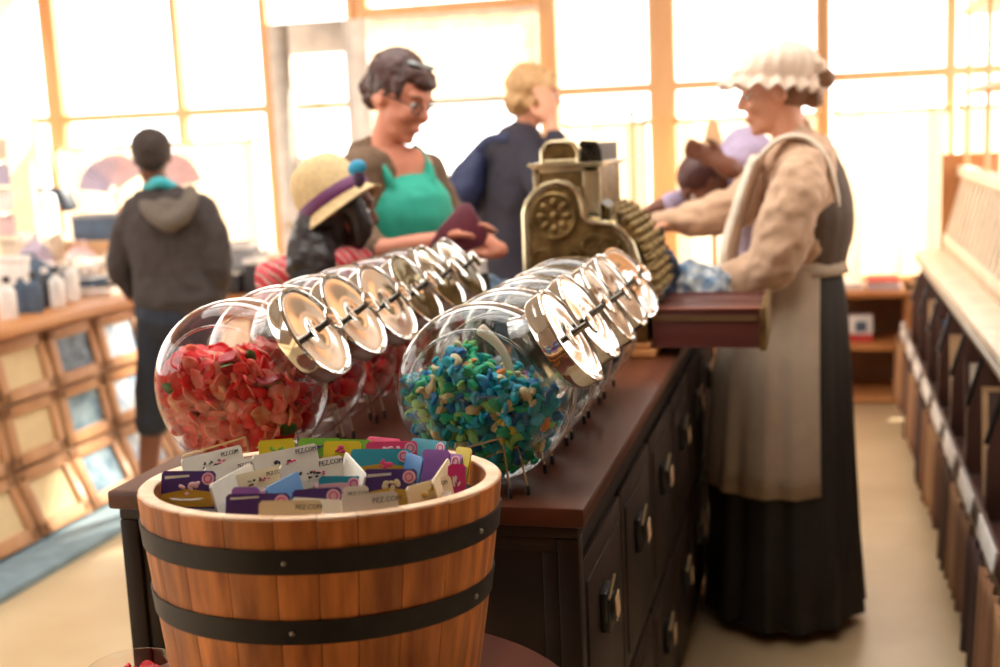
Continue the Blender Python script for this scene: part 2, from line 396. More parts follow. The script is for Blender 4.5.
def stand_tree(loc, label):
    L = Vector(loc); t = thing('jar_stand', label, 'stand', (L.x, L.y, CT), 'wire stands under the candy jars')
    b = MB(); r = .0020; zt = L.z-.118+.045
    for s in (-1, 1):
        ya = L.y+s*.060
        b.tube([(L.x+.075, ya, CT+.012), (L.x+.062, ya, L.z-.085), (L.x-.055, ya-0*s, L.z-.125), (L.x-.085, ya, L.z-.125), (L.x-.088, ya, CT+.012)], r, 6)
    yf, yb = L.y-.060, L.y+.060
    b.tube([(L.x+.062, yf, L.z-.085), (L.x+.062, yb, L.z-.085)], r, 6); b.tube([(L.x-.085, yf, L.z-.13), (L.x-.085, yb, L.z-.13)], r, 6)
    b.tube([(L.x-.0, yf, L.z-.134), (L.x+.0, yb, L.z-.134)], r, 6)
    # front hoop reaching in front of the jar
    b.tube([(L.x-.07, yf-.022, L.z-.10), (L.x+.045, yf-.026, L.z-.065), (L.x+.052, yf-.02, CT+.012)], r, 6)
    b.tube([(L.x-.07, yf-.022, L.z-.10), (L.x-.085, yf, L.z-.125)], r, 6)
    b.obj('wire_frame', WIRE, t)
    for x, y in ((.075, -.06), (-.088, -.06), (.075, .06), (-.088, .06), (.052, -.08)):
        MB().limb([(L.x+x, L.y+y, CT+.003), (L.x+x, L.y+y, CT+.014)], [.0036, .0036], n=8, sub=1).obj('rubber_foot', RUBBER, t)
    return t
LX, RX, JZ = -.915, -.507, 1.092
LY = (1.75, 1.925, 2.09, 2.255, 2.42, 2.585); RY = (1.78, 1.955, 2.12, 2.285, 2.46)
names = ['nearest the camera', 'second from the camera', 'third from the camera', 'fourth from the camera', 'fifth from the camera', 'farthest from the camera']
ordl = ['nearest', 'second', 'third', 'fourth', 'fifth', 'farthest']
j0 = s0 = None; JARS = {}
for side, X, YS in (('left', LX, LY), ('right', RX, RY)):
    for i, y in enumerate(YS):
        nm = names[i] if i < len(YS)-1 else names[5]; od = ordl[i] if i < len(YS)-1 else ordl[5]
        what = {'left': 'filled with red gummy candy' if i == 0 else 'holding red candy', 'right': 'half full of blue and green gummies' if i == 0 else 'on the aisle side'}[side]
        lab = 'tilted glass candy jar %s in the %s row, %s' % (nm, side, what.replace('half full of blue and green gummies', 'with blue and green gummies')) if i == 0 else 'tilted glass candy jar with chrome lid, %s in the %s row' % (nm, side)
        sl = 'wire stand with rubber feet under the %s jar of the %s row' % (od, side)
        JZ = 1.092 if side == 'left' else 1.080
        if j0 is None: j0 = jar_tree((X, y, JZ), lab); s0 = stand_tree((X, y, JZ), sl); j = j0
        else:
            j = copy_tree(j0, (X, y, JZ)); j['label'] = lab; s = copy_tree(s0, (X, y, CT)); s['label'] = sl
        JARS[side, i] = j
        if side == 'right' and i == 4: j.rotation_euler = (0, 0, R(-16))
        elif i > 0: j.rotation_euler = (0, R(random.uniform(-2, 2)), R(random.uniform(-3, 3)))

# candies -------------------------------------------------------------
GUM = dict(rough=.35, spec=.4, scale=70)
red = M('gummy_red', (214, 6, 22), transl=.25, col2=(240, 26, 34), **GUM); pink = M('gummy_pink', (240, 84, 80), transl=.3, col2=(255, 168, 146), **GUM); cream = M('gummy_cream', (236, 120, 92), transl=.25, col2=(250, 200, 156), **GUM)
grn = M('gummy_leaf', (70, 130, 60), transl=.25, **GUM); crimson = M('gummy_crimson', (190, 14, 40), transl=.25, **GUM)
def gum_red(rx=.0215, ry=.0155, bend=9.):
    m = MB(); nr, na = 5, 18; vs = []
    prof = [(0, .0035), (.6, .0036), (.9, .0028), (1, 0), (.9, -.0028), (.6, -.0036), (0, -.0035)]
    for f, z in prof:
        for j in range(na):
            t = 2*math.pi*j/na; x = rx*f*math.cos(t); y = ry*f*math.sin(t)*(1+.12*math.cos(t)); vs.append(Vector((x, y, z+bend*x*x+bend*.3*y*y+.0012*math.sin(3*t)*f)))
    b = len(m.v); m.v += vs
    for i in range(len(prof)-1):
        for j in range(na):
            m.f.append([i*na+j, i*na+(j+1) % na, (i+1)*na+(j+1) % na, (i+1)*na+j]); m.m.append(0 if i < 3 else 1); m.c.append(0.)
    return m
def gum_fish(s=1.):
    m = MB(); k = 7; pts = []; rad = []
    for i in range(k):
        t = i/(k-1); pts.append(Vector((-.011+.022*t, .0045*math.sin(t*3.1)-.002, 0))*s)
        rad.append(([.0040, .0066, .0074, .0066, .0050, .0036, .0026][i]*s, [.0038, .0058, .0064, .0058, .0044, .0034, .0024][i]*s))
    m.tube(pts, rad, 8, up=(0, 1, 0))
    m.ell(Vector((.0125, -.0005, 0))*s, (.0034*s, .0072*s, .0032*s), n=8, k=5)
    m.ell(Vector((-.001, .0068, 0))*s, (.0040*s, .0046*s, .0030*s), Matrix.Rotation(.5, 3, 'Z'), n=8, k=5)
    return m
def variants(kind, mats, n):
    out = []
    for i in range(n):
        if kind == 'red': mb = gum_red(random.uniform(.017, .0215), random.uniform(.0115, .016), random.uniform(4, 20))
        else: mb = gum_fish(random.uniform(1.05, 1.4))
        o = mb.obj('tmp', mats); me = o.data; bpy.data.objects.remove(o); me.shade_smooth(); out.append((me, mb))
    return out
def fill_positions(sp, zf, layers, top_n, rmax, hmax, top_sp):
    pos = []
    for L in range(layers):
        z = -rmax
        k = 0
        while z < rmax:
            x = -rmax+(sp/2 if k % 2 else 0)+L*sp*.4
            while x < rmax:
                xx = x+random.uniform(-.2, .2)*sp; zz = z+random.uniform(-.2, .2)*sp; r = math.hypot(xx, zz)
                if r < rmax and zz < zf(xx): pos.append((xx, -jar_y(r, hmax, rmax+.012)+.0065+L*.008, zz, 'f'))
                x += sp
            z += sp*.87; k += 1
    y = -hmax+.02
    while y < hmax:
        x = -rmax
        while x < rmax:
            xx = x+random.uniform(-.25, .25)*top_sp; yy = y+random.uniform(-.25, .25)*top_sp; zz = zf(xx)+random.uniform(-.003, .006)
            r = math.hypot(xx, zz)
            if r < rmax and abs(yy) < jar_y(r, hmax, rmax+.012)-.004: pos.append((xx, yy, zz, 't'))
            x += top_sp
        y += top_sp
    return pos
zred = lambda x: .046-.40*max(0, x-.03)-.15*max(0, -x-.05)+.006*math.sin(x*60)
zblue = lambda x: .024+.034*math.exp(-((x+.035)/.030)**2)-.05*max(0, -x-.06)-.16*max(0, x-.0)+.004*math.sin(x*90)
def hcut(q): return jar_y(min(math.hypot(q[0], q[2]), .13), .074, .138)-.0085
def place_candies(J, pos, choices, kind, group, flat):
    L = J.location
    random.shuffle(pos); pos.sort(key=lambda q: 0 if q[3] == 'f' and q[1] < -hcut(q) else 1 if q[3] == 't' else 2)
    for (x, y, z, w) in pos[:300]:
        me, name, lab, cat = random.choices([c[:4] for c in choices], [c[4] for c in choices])[0]
        o = bpy.data.objects.new(name, random.choice(me)[0]); COL.objects.link(o)
        o.location = L+Vector((x, y, z))
        if w == 'f':
            base = Matrix.Rotation(R(90), 4, 'X'); tilt = Euler((random.gauss(0, flat), random.gauss(0, flat), random.uniform(0, 6.3))).to_matrix().to_4x4()
            if random.random() < .5: base = Matrix.Rotation(R(-90), 4, 'X')
            o.rotation_euler = (base @ tilt).to_euler()
        else: o.rotation_euler = (random.gauss(0, .6), random.gauss(0, .6), random.uniform(0, 6.3))
        setp(o, lab, cat, group)
rv = variants('red', [red, pink], 5); pv = variants('red', [pink, red], 4); cv = variants('red', [cream, pink], 3); gv = variants('red', [crimson, grn], 2)
gname = 'gummy slices in the nearest left jar'
pr_ = fill_positions(.0225, zred, 2, 0, .118, .073, .022)
place_candies(JARS['left', 0], pr_, [
    (rv, 'gummy_slice', 'bright red curled gummy slice inside the nearest jar of the left row', 'candy', 3.6),
    (pv, 'gummy_slice', 'pink oval gummy slice inside the nearest jar of the left row', 'candy', 4.6),
    (cv, 'gummy_slice', 'pale cream oval gummy slice inside the nearest jar of the left row', 'candy', 1.6),
    (gv, 'gummy_slice', 'crimson and green gummy slice inside the nearest jar of the left row', 'candy', .9)], 'red', gname, .55)
BC = [('teal', (0, 150, 165), 5), ('blue', (20, 110, 170), 4), ('green', (40, 175, 130), 4.5), ('pale green', (140, 205, 125), 2), ('sky blue', (60, 175, 205), 3), ('sandy white', (215, 205, 160), 2), ('yellow', (215, 205, 80), .5), ('orange', (225, 140, 80), .45), ('mauve', (170, 125, 165), .7)]
ch = []; BM = []
for nm, c, w in BC:
    m = M('gummy_'+nm.replace(' ', '_'), c, rough=.5, spec=.3, scale=80, transl=.15); BM.append(m)
    ch.append((variants('fish', [m], 2), 'gummy_dolphin', nm+' gummy dolphin inside the nearest jar of the right row', 'candy', w))
pb_ = fill_positions(.0178, zblue, 2, 0, .119, .072, .0200)
place_candies(JARS['right', 0], pb_, ch, 'fish', 'small gummies in the nearest right jar', .5)
print('CANDY', len(pr_), len(pb_))
def heap(J, kind, mats, zf, n, name, label, inner=.8):
    mb = MB(); L = J.location; c = 0
    src = [gum_red(bend=b_) for b_ in (4, 12)] if kind == 'red' else [gum_fish(1.05)]
    while c < n:
        x, z, y = random.uniform(-.125, .125), random.uniform(-.125, .08), random.uniform(-.07, .07)
        r = math.hypot(x, z)
        if r > .118 or z > zf(x)-.008 or abs(y) > jar_y(r)*inner-.006: continue
        c += 1; g = random.choice(src); Rm = Euler([random.uniform(0, 6.3) for _ in range(3)]).to_matrix(); b = len(mb.v)
        mb.v += [Rm @ v+L+Vector((x, y, z)) for v in g.v]; mi = random.randrange(len(mats))
        for f, m_ in zip(g.f, g.m): mb.f.append([q+b for q in f]); mb.m.append(mi if kind != 'red' or m_ == 0 else (mi+1) % len(mats)); mb.c.append(0.)
    o = mb.obj(name, mats, loc=L, ang=60); setp(o, label, 'candy', kind='stuff')
heap(JARS['left', 0], 'red', [red, pink, crimson], zred, 150, 'gummy_slices', 'mass of red gummies deep inside the nearest left jar', .62)
heap(JARS['right', 0], 'fish', BM[:5], zblue, 330, 'gummy_dolphins', 'mass of blue green gummies deep inside the nearest right jar', .62)
for i in range(1, 6): heap(JARS['left', i], 'red', [red, crimson, pink], zred, 120, 'gummy_slices', 'red candy filling the %s jar of the left row' % (ordl[i]), .95)
for i in range(1, 5): heap(JARS['right', i], 'red', [M('gummy_smoke', (70, 84, 92), .4), M('gummy_slate', (110, 122, 120), .4)], lambda x: -.02, 90, 'gummy_pieces', 'dull grey blue candy in the %s jar of the right row' % (ordl[i] if i < 4 else 'farthest'), .95)
# white scoop leaning in the blue jar
L = JARS['right', 0].location
sc_ = thing('candy_scoop', 'cream plastic scoop standing in the blue and green gummies', 'scoop', L+Vector((.03, .01, .0)))
MB().limb([L+Vector((.045, .0, .01)), L+Vector((.028, .0, .065)), L+Vector((-.005, .0, .098))], [(.006, .004), (.007, .005), (.010, .006)]).obj('handle', M('cream_plastic', (238, 224, 200), .4), sc_)
MB().lathe([(0, -.018), (.010, -.014), (.016, 0), (.018, .014), (.016, .014), (.013, 0), (0, -.012)], 18, Matrix.Translation(L+Vector((.05, .0, -.006))) @ Matrix.Rotation(R(25), 4, 'Y')).obj('bowl', _M['cream_plastic'], sc_)
# ------------------------------------------------------------------ round table, half barrel and the packets in it
TZ = .752
tb = thing('round_table', 'low round dark wooden table under the half barrel', 'table', (-.60, 1.30, 0))
MB().lathe([(0, TZ-.035), (.325, TZ-.035), (.338, TZ-.028), (.338, TZ-.006), (.332, TZ), (0, TZ)], 64, Matrix.Translation((-.60, 1.30, 0))).obj('tabletop', M('table_wood', (84, 46, 36), .4, 0, 0, 8, (1, .15, 1), col2=(112, 66, 48), coat=.2), tb)
MB().lathe([(0, .04), (.05, .04), (.055, .08), (.035, .16), (.03, .4), (.05, .55), (.035, .62), (.05, TZ-.035), (0, TZ-.035)], 24, Matrix.Translation((-.60, 1.30, 0))).obj('pedestal', DWOOD, tb)
for k in range(3):
    a = R(30+120*k); c, s = math.cos(a), math.sin(a)
    MB().limb([(-.60+.03*c, 1.30+.03*s, .14), (-.60+.15*c, 1.30+.15*s, .09), (-.60+.27*c, 1.30+.27*s, .02)], [.022, .02, .016]).obj('leg', DWOOD, tb)
BC_ = P(322, 480, 1.33); BX, BY, BZ = BC_.x, BC_.y-.02, BC_.z-.012
BR = .2215; BRb = .180; BH = BZ-TZ
br = thing('half_barrel', 'orange wooden half barrel with two black hoops, full of small packets', 'barrel', (BX, BY, TZ))
def brad(z): t = (BZ-z)/BH; return BR-(BR-BRb)*(t**1.15)
NS = 26; st = MB(); tones = [random.random()*.9+.05 for _ in range(NS)]
for k in range(NS):
    a0 = 2*math.pi*k/NS+.0025+.04*math.sin(k*5.1); a1 = 2*math.pi*(k+1)/NS-.0025+.04*math.sin((k+1)*5.1); m = 6; vs = []; zs = [BZ-BH*i/8 for i in range(9)]
    top = .0008*math.sin(k*2.3)
    for z in zs:
        ro = brad(z); ri = ro-.0165
        for r in (ro, ri):
            for j in range(m+1):
                a = a0+(a1-a0)*j/m; rr = r-(.0010 if (j in (0, m) and r == ro) else 0)
                vs.append((BX+rr*math.cos(a), BY+rr*math.sin(a), z+(top if z == zs[0] else 0)))
    W_ = 2*(m+1); fs = []
    for i in range(8):
        for j in range(m):
            p = i*W_+j; fs.append((p, p+1, p+1+W_, p+W_)); p += m+1; fs.append((p, p+W_, p+W_+1, p+1))
        for j in (0, m): p = i*W_+j; fs.append((p, p+m+1, p+m+1+W_, p+W_))
    bot = 8*W_
    for j in range(m): fs.append((j, j+m+1, j+m+2, j+1)); fs.append((bot+j, bot+j+1, bot+j+m+2, bot+j+m+1))
    st.add(vs, fs, 0, tones[k])
st.obj('staves', BARREL, br, ang=30)
rm = MB()
for k in range(NS):
    a0 = 2*math.pi*k/NS+.002+.04*math.sin(k*5.1); a1 = 2*math.pi*(k+1)/NS-.002+.04*math.sin((k+1)*5.1)
    rm.lathe([(BR-.0015, BZ-.001), (BR-.0015, BZ+.0022), (BR-.003, BZ+.0035), (BR-.017, BZ+.0035), (BR-.0190, BZ+.002), (BR-.0190, BZ-.001)], 8, Matrix.Translation((BX, BY, 0)), col=.4+.5*tones[k], a0=a0, a1=a1)
rm.obj('rim', RIMW, br)
MB().lathe([(0, TZ+.004), (BRb-.018, TZ+.004), (BRb-.018, TZ+.016), (0, TZ+.016)], 40, Matrix.Translation((BX, BY, 0))).obj('base_board', BARREL, br)
for zc in (BZ-.045, BZ-.125):
    h = .0135; hp = MB().lathe([(brad(zc-h)+.0002, zc-h), (brad(zc-h)+.0026, zc-h), (brad(zc+h)+.0026, zc+h), (brad(zc+h)+.0002, zc+h)], 96, Matrix.Translation((BX, BY, 0))).obj('hoop', DARKMET, br)
    a = R(-78 if zc > BZ-.1 else -77); r = brad(zc)+.003
    for da in (0, R(66)): MB().ell((BX+r*math.cos(a+da), BY+r*math.sin(a+da), zc), (.0032, .0032, .0032), n=10, k=6).obj('rivet', RIVET, hp)

TILT = R(-4.5); PIV = Vector((BX, BY, TZ))
TM = Matrix.Translation(PIV+Vector((0, 0, .013))) @ Matrix.Rotation(TILT, 4, 'X') @ Matrix.Translation(-PIV)
br.location = TM @ br.location; br.rotation_euler = (TILT, 0, 0)
def onz(px, py, z):
    d = CAM_R.to_3x3() @ Vector((px-500, 333.5-py, -F_PX)); return Vector((0, 0, CAM_H))+d*((z-CAM_H)/d.z)
def ontilt(px, py, z):
    Ti = TM.inverted(); o = Ti @ Vector((0, 0, CAM_H)); d = Ti.to_3x3() @ (CAM_R.to_3x3() @ Vector((px-500, 333.5-py, -F_PX)))
    return o+d*((z-o.z)/d.z)
def col(name, c, **k): return M('card_'+name, c, rough=.42, var=.03, scale=40, **k)
CARD = {'purple': col('purple', (78, 48, 120)), 'white': col('white', (226, 219, 205)), 'yellow': col('yellow', (232, 206, 40)), 'green': col('green', (120, 180, 60)),
        'pink': col('pink', (232, 70, 120)), 'teal': col('teal', (50, 160, 180)), 'lilac': col('lilac', (168, 110, 190)), 'magenta': col('magenta', (205, 40, 120)), 'cream': col('cream', (232, 212, 170)), 'gold': col('gold', (205, 160, 50)), 'blue': col('blue', (70, 130, 190)), 'black': col('black', (40, 34, 40)), 'rose': col('rose', (236, 190, 200))}
def text_mesh(body, size, mat, parent, Mx, name='printed_text'):
    cu = bpy.data.curves.new('t', 'FONT'); cu.body = body; cu.size = size; cu.align_x = 'CENTER'; cu.align_y = 'CENTER'; cu.extrude = .0002; cu.resolution_u = 2
    o = bpy.data.objects.new('t', cu); COL.objects.link(o); dg = bpy.context.evaluated_depsgraph_get(); dg.update()
    me = bpy.data.meshes.new_from_object(o.evaluated_get(dg)); bpy.data.objects.remove(o); bpy.data.curves.remove(cu)
    off = wloc(parent); me.transform(Matrix.Translation(-off) @ Mx); me.materials.clear(); me.materials.append(mat)
    q = bpy.data.objects.new(name, me); COL.objects.link(q); q.parent = parent; return q
INK = col('ink', (52, 46, 44))
def packet(xl, yl, xr, yr, colr, label, h=.026, zt=.018, lean=14, low=None, text=None, emb=False, graphic=None, fill=None, plastic=.06, line=False):
    A = ontilt(xl, yl, BZ+zt); B = ontilt(xr, yr, BZ+zt)
    # keep inside the barrel
    for Q in (A, B):
        v = Vector((Q.x-BX, Q.y-BY)); 
        if v.length > BR-.022: v = v.normalized()*(BR-.022); Q.x, Q.y = BX+v.x, BY+v.y
    u = (B-A); wd = u.length; u.normalize(); n = Vector((u.y, -u.x, 0)).normalized()
    Rl = Matrix.Rotation(R(lean), 3, u); v = Rl @ Vector((0, 0, 1)) if (Rl @ Vector((0, 0, 1))).dot(n) < 0 else Matrix.Rotation(R(-lean), 3, u) @ Vector((0, 0, 1))
    n = v.cross(u).normalized(); n = n if n.y < 0 else -n
    Cn = (A+B)/2; F3 = Matrix((u, n, v)).transposed()      # local x=u y=n(front) z=v
    t = thing('candy_packet', label, 'packet', Cn-v*.06, 'carded candy packets in the half barrel')
    def X(x, y, z): return Cn+u*x+n*y+v*z
    w = wd/2; b = MB(); k = 7; vs = []; fs = []
    while plastic > .006:
        lo = [X(s_*w*.9, -.006*s2, -h-plastic) for s_ in (-1, 1) for s2 in (-1, 1)]
        if all(math.hypot(q.x-BX, q.y-BY) < brad(q.z)-.020 for q in lo): break
        plastic -= .004
    r = .0035; out = [(-w, -h), (w, -h), (w, -r), (w-r, 0), (-w+r, 0), (-w, -r)]
    for s in (1, -1):
        for x, z in out: vs.append(X(x, s*.0012+.0006*math.sin(x*40), z))
    fs = [tuple(range(6)), tuple(range(11, 5, -1))]+[(i, (i+1) % 6, (i+1) % 6+6, i+6) for i in range(6)]
    card = MB().add(vs, fs).obj('header_card', CARD[colr], t, smooth=False)
    if low: MB().add([X(-w*.97, .0022, -h*.95), X(w*.97, .0022, -h*.95), X(w*.97, .0024, -h*.56), X(0, .0024, -h*.48), X(-w*.97, .0024, -h*.62)], [(0, 1, 2, 3, 4)]).obj('printed_band', CARD[low], card, smooth=False)
    if graphic == 'black':
        g = MB(); g2 = MB()
        for q in range(9): g.ell(X(w*random.uniform(-.45, .15), .0022, -h*(.5+.12*math.sin(q*2))), (w*random.uniform(.03, .09), .0005, h*random.uniform(.02, .06)), F3 @ Matrix.Rotation(random.uniform(-.4, .4), 3, 'Y'), n=8, k=4)
        for q in range(3): g2.ell(X(w*random.uniform(.0, .4), .0022, -h*random.uniform(.42, .6)), (w*.06, .0005, h*.04), F3, n=8, k=4)
        g.obj('printed_picture', CARD['black'], card); g2.obj('printed_accent', CARD['pink'], card)
    elif graphic:
        g = MB()
        for q in range(6): g.ell(X(w*random.uniform(-.35, .35), .002, -h*random.uniform(.32, .6)), (w*random.uniform(.05, .16), .0006, h*random.uniform(.04, .12)), F3 @ Matrix.Rotation(random.uniform(-.6, .6), 3, 'Y'), n=10, k=4)
        g.obj('printed_picture', CARD[graphic], card)
    if line: MB().add([X(-w*.85, .0024, -h*.22), X(w*.05, .0024, -h*.16), X(w*.05, .0024, -h*.10), X(-w*.85, .0024, -h*.14)], [(0, 1, 2, 3)]).obj('printed_line', CARD['white'], card, smooth=False)
    Mt = Matrix.Translation(Cn) @ Matrix((u, v, n)).transposed().to_4x4()
    if Matrix((u, v, n)).determinant() < 0: Mt = Mt @ Matrix.Scale(-1, 4, (1, 0, 0))
    if text: text_mesh(text[0], text[1], CARD[text[2]] if text[2] in CARD else INK, card, Mt @ Matrix.Translation((w*text[3], -h*text[4], .0028)))
    if emb:
        Me = Matrix.Translation(X(w-.009, .0016, -.0095)) @ n.to_track_quat('Z', 'Y').to_matrix().to_4x4()
        e = MB().lathe([(0, 0), (.0078, 0), (.0078, .0012), (0, .0012)], 22, Me).obj('emblem', CARD['rose'], card, label='round pale emblem on the card corner')
        MB().lathe([(.0052, .001), (.0052, .0017), (.0038, .0017), (.0038, .001)], 20, Me).obj('emblem_ring', CARD['magenta'], e)
    # clear pouch hanging below the card
    pz0, pz1 = -h*.7, -h-plastic; vs = []; nu, nv = 8, 6
    for s in (1, -1):
        for i in range(nv+1):
            for j in range(nu+1):
                a, c_ = i/nv, j/nu; bul = .007*math.sin(math.pi*a)**.6*math.sin(math.pi*c_)**.6
                vs.append(X((c_-.5)*2*w*.93, s*(bul+.0018), pz0+(pz1-pz0)*a))
    for s in (0, 1):
        o_ = s*(nv+1)*(nu+1)
        for i in range(nv):
            for j in range(nu): p = o_+i*(nu+1)+j; fs2 = (p, p+1, p+nu+2, p+nu+1); fs_ = fs2; b.f.append(list(fs_)); b.m.append(0); b.c.append(0.)
    b.v = [Vector(q) for q in vs]
    b.obj('clear_pouch', CLEAR, t, ang=180)
    f = MB()
    for q in range(6 if plastic > .05 else 2 if plastic > .02 else 1): f.box(X(random.uniform(-.4, .4)*w, 0, -h-.002-(.007*q if plastic > .02 else 0)), (w*.5, .005, .006), F3 @ Euler((0, random.uniform(-.5, .5), 0)).to_matrix())
    f.obj('wrapped_sweets', CARD[fill or 'rose'], t, bevel=.001)
    t.location = TM @ t.location; t.rotation_euler = (TILT, 0, 0)
    return t
TX = 'PEZ.COM'
packet(295, 434, 341, 438, 'green', 'green card with a purple swoosh at the back rim of the barrel', graphic='purple', zt=.020)
packet(341, 436, 372, 440, 'green', 'plain yellow green card behind the strawberry card', zt=.016)
packet(368, 436, 401, 439, 'pink', 'hot pink card at the very back of the barrel', zt=.02)
packet(366, 442, 417, 441, 'pink', 'long hot pink card with round emblem in front of the other pink one', emb=True, zt=.02, graphic='rose')
packet(414, 437, 452, 441, 'teal', 'teal card with round emblem near the back right of the rim', emb=True, zt=.02)
packet(256, 440, 294, 438, 'yellow', 'yellow card with green print behind the white cards, left of centre', graphic='green', zt=.022)
packet(324, 441, 361, 441, 'yellow', 'yellow card with a pink strawberry picture in the middle of the back row', graphic='pink', zt=.018)
packet(165, 463, 180, 460, 'purple', 'small dark purple card corner at the left back rim', zt=.012, h=.02)
packet(181, 459, 232, 443, 'white', 'long white card at the left back, sloping up to the right, grey print', h=.03, text=(TX, .008, 'ink', .55, .25), graphic='black', zt=.02)
packet(252, 456, 315, 443, 'white', 'wide white card in front of the yellow and green cards', h=.034, text=(TX, .009, 'ink', .62, .2), graphic='black', zt=.02)
packet(204, 468, 256, 456, 'white', 'white card behind the cream one with small dark print, left half', h=.026, text=(TX, .007, 'ink', .5, .3), zt=.014)
packet(231, 476, 284, 464, 'cream', 'cream card with dark printed line in the left middle of the barrel', h=.026, text=(TX, .007, 'ink', .55, .3), zt=.014, graphic='black')
packet(279, 466, 341, 455, 'white', 'broad white card in the centre of the barrel', h=.034, text=(TX, .009, 'ink', .6, .2), graphic='black', zt=.02)
packet(351, 449, 411, 449, 'teal', 'large teal card with a pink fish like picture', h=.04, low='gold', emb=True, graphic='pink', zt=.022)
packet(423, 449, 450, 450, 'lilac', 'lilac card standing tall at the right side', h=.042, zt=.022)
packet(449, 453, 463, 455, 'lilac', 'narrow lilac card with round emblem above the magenta packet', emb=True, h=.03, zt=.018)
packet(457, 446, 478, 448, 'yellow', 'yellow and green card at the right rim', h=.045, low='green', zt=.02, graphic='green')
packet(407, 452, 424, 458, 'blue', 'clear blue white pouch card left of the lilac card', h=.034, zt=.02)
packet(346, 452, 366, 474, 'white', 'narrow white card turned edge on beside the big teal card', h=.034, zt=.022)
packet(448, 464, 466, 464, 'magenta', 'bright magenta packet with a white picture panel near the right rim', h=.04, zt=.02, graphic='white')
packet(432, 481, 448, 458, 'cream', 'tan card turned sideways in front of the lilac card', h=.03, zt=.02)
packet(265, 488, 298, 471, 'blue', 'clear blue packet with a yellow picture in the left centre', h=.034, zt=.02, graphic='gold', fill='blue')
packet(319, 476, 362, 476, 'teal', 'small teal card with emblem in the middle of the barrel', h=.016, emb=True, low='rose', zt=.014)
packet(364, 469, 417, 469, 'purple', 'purple card with gold band and white wording right of centre', h=.046, low='gold', emb=True, zt=.022, line=True, graphic='cream')
packet(209, 485, 250, 463, 'white', 'white card sloping steeply beside the purple card at the left', h=.038, text=(TX, .007, 'ink', .5, .3), zt=.018)
packet(162, 471, 216, 471, 'purple', 'purple card with gold band and emblem at the left rim', h=.046, low='gold', emb=True, graphic='rose', zt=.016, line=True)
packet(232, 487, 260, 487, 'lilac', 'lilac card peeping over the dark purple card', h=.02, zt=.02)
packet(343, 487, 368, 485, 'white', 'small white card with print behind the front right white card', h=.022, text=(TX, .006, 'ink', .2, .4), zt=.018)
packet(406, 487, 449, 475, 'cream', 'cream yellow card leaning along the right front rim', h=.028, text=(TX, .007, 'ink', .4, .25), zt=.014, graphic='gold')
packet(226, 494, 290, 493, 'purple', 'dark purple card with pink emblem near the front left rim', h=.030, emb=True, zt=.018, line=True)
packet(292, 490, 341, 487, 'purple', 'purple card with emblem at front centre behind the white strip', h=.024, emb=True, zt=.018)
packet(292, 497, 345, 500, 'white', 'white card strip at the front centre of the barrel', h=.02, zt=.016)
packet(345, 505, 406, 494, 'white', 'white card at the front right rim with grey print', h=.028, text=(TX, .008, 'ink', .6, .3), zt=.020)
packet(255, 503, 322, 507, 'cream', 'cream card lying along the front rim', h=.022, zt=.018, text=(TX, .007, 'ink', .6, .35))
# glass dish on the low table, left of the barrel
Gc = Vector((-.836, 1.25, TZ)); g = thing('glass_dish', 'small glass dish of red sweets on the low table left of the barrel', 'dish', Gc)
MB().lathe([(0, .002), (.024, .002), (.024, .006), (.040, .02), (.052, .05), (.056, .085), (.0535, .085), (.049, .052), (.037, .023), (0, .012)], 40, Matrix.Translation(Gc)).obj('glass_bowl', GLASS, g)
hb = MB()
for q in range(40):
    a = random.uniform(0, 6.3); rr = .036*math.sqrt(random.random()); gm = gum_red(.014, .011, 8); Rm = Euler([random.uniform(-.6, .6), random.uniform(-.6, .6), a]).to_matrix(); b = len(hb.v); zz = random.uniform(.024, .072)
    hb.v += [Rm @ v+Gc+Vector((rr*.9*math.cos(a), rr*.9*math.sin(a), zz)) for v in gm.v]
    for f, m_ in zip(gm.f, gm.m): hb.f.append([i+b for i in f]); hb.m.append(m_); hb.c.append(0.)
setp(hb.obj('red_sweets', [red, crimson], loc=Gc), 'heap of red sweets in the small glass dish', 'candy', kind='stuff')

# ------------------------------------------------------------------ cash register, side on, keys towards the assistant
RY0, RY1 = 2.86, 3.22; YM = (RY0+RY1)/2
BRASS = M('antique_brass', (98, 76, 44), .42, .8, 0, 30, col2=(152, 124, 78), bump=.3)
BRASSL = M('polished_nickel_brass', (216, 200, 164), .25, .9, .06, 20, bump=.05)
DARKB = M('dark_bronze', (52, 44, 34), .45, .6, .2, 30, bump=.1)
def W2(px, py, y=RY0): p = P(px, py, y); return (p.x, p.z)
rg = thing('cash_register', 'ornate antique brass cash register seen from its side, on the counter behind the jars', 'cash register', (-.58, YM, CT))
bx0, bx1 = -.76, -.385
MB().box2((bx0, RY0-.01, CT), (bx1, RY1+.01, CT+.02)).box2((bx0+.012, RY0, CT+.02), (bx1-.012, RY1, CT+.035)).obj('plinth', ORWOOD, rg, bevel=.004)
c = MB().box2((bx0+.02, RY0+.005, CT+.035), (bx1-.02, RY1-.005, 1.066)); c.obj('drawer_case', BRASS, rg, bevel=.004)
MB().box2((bx0+.005, RY0-.008, 1.066), (bx1-.0, RY1+.008, 1.08)).obj('case_lip', BRASSL, rg, bevel=.003)
outl = [(527, 291), (524, 213), (527, 203), (535, 193), (545, 185), (557, 182), (568, 184), (577, 191), (582, 203), (584, 216), (589, 222), (600, 223), (612, 225), (622, 232), (631, 244), (637, 262), (638, 293)]
poly = [W2(*q) for q in outl]; poly[0] = (poly[0][0], 1.08); poly[-1] = (poly[-1][0], 1.08)
inn = []
cxm = sum(p[0] for p in poly)/len(poly)
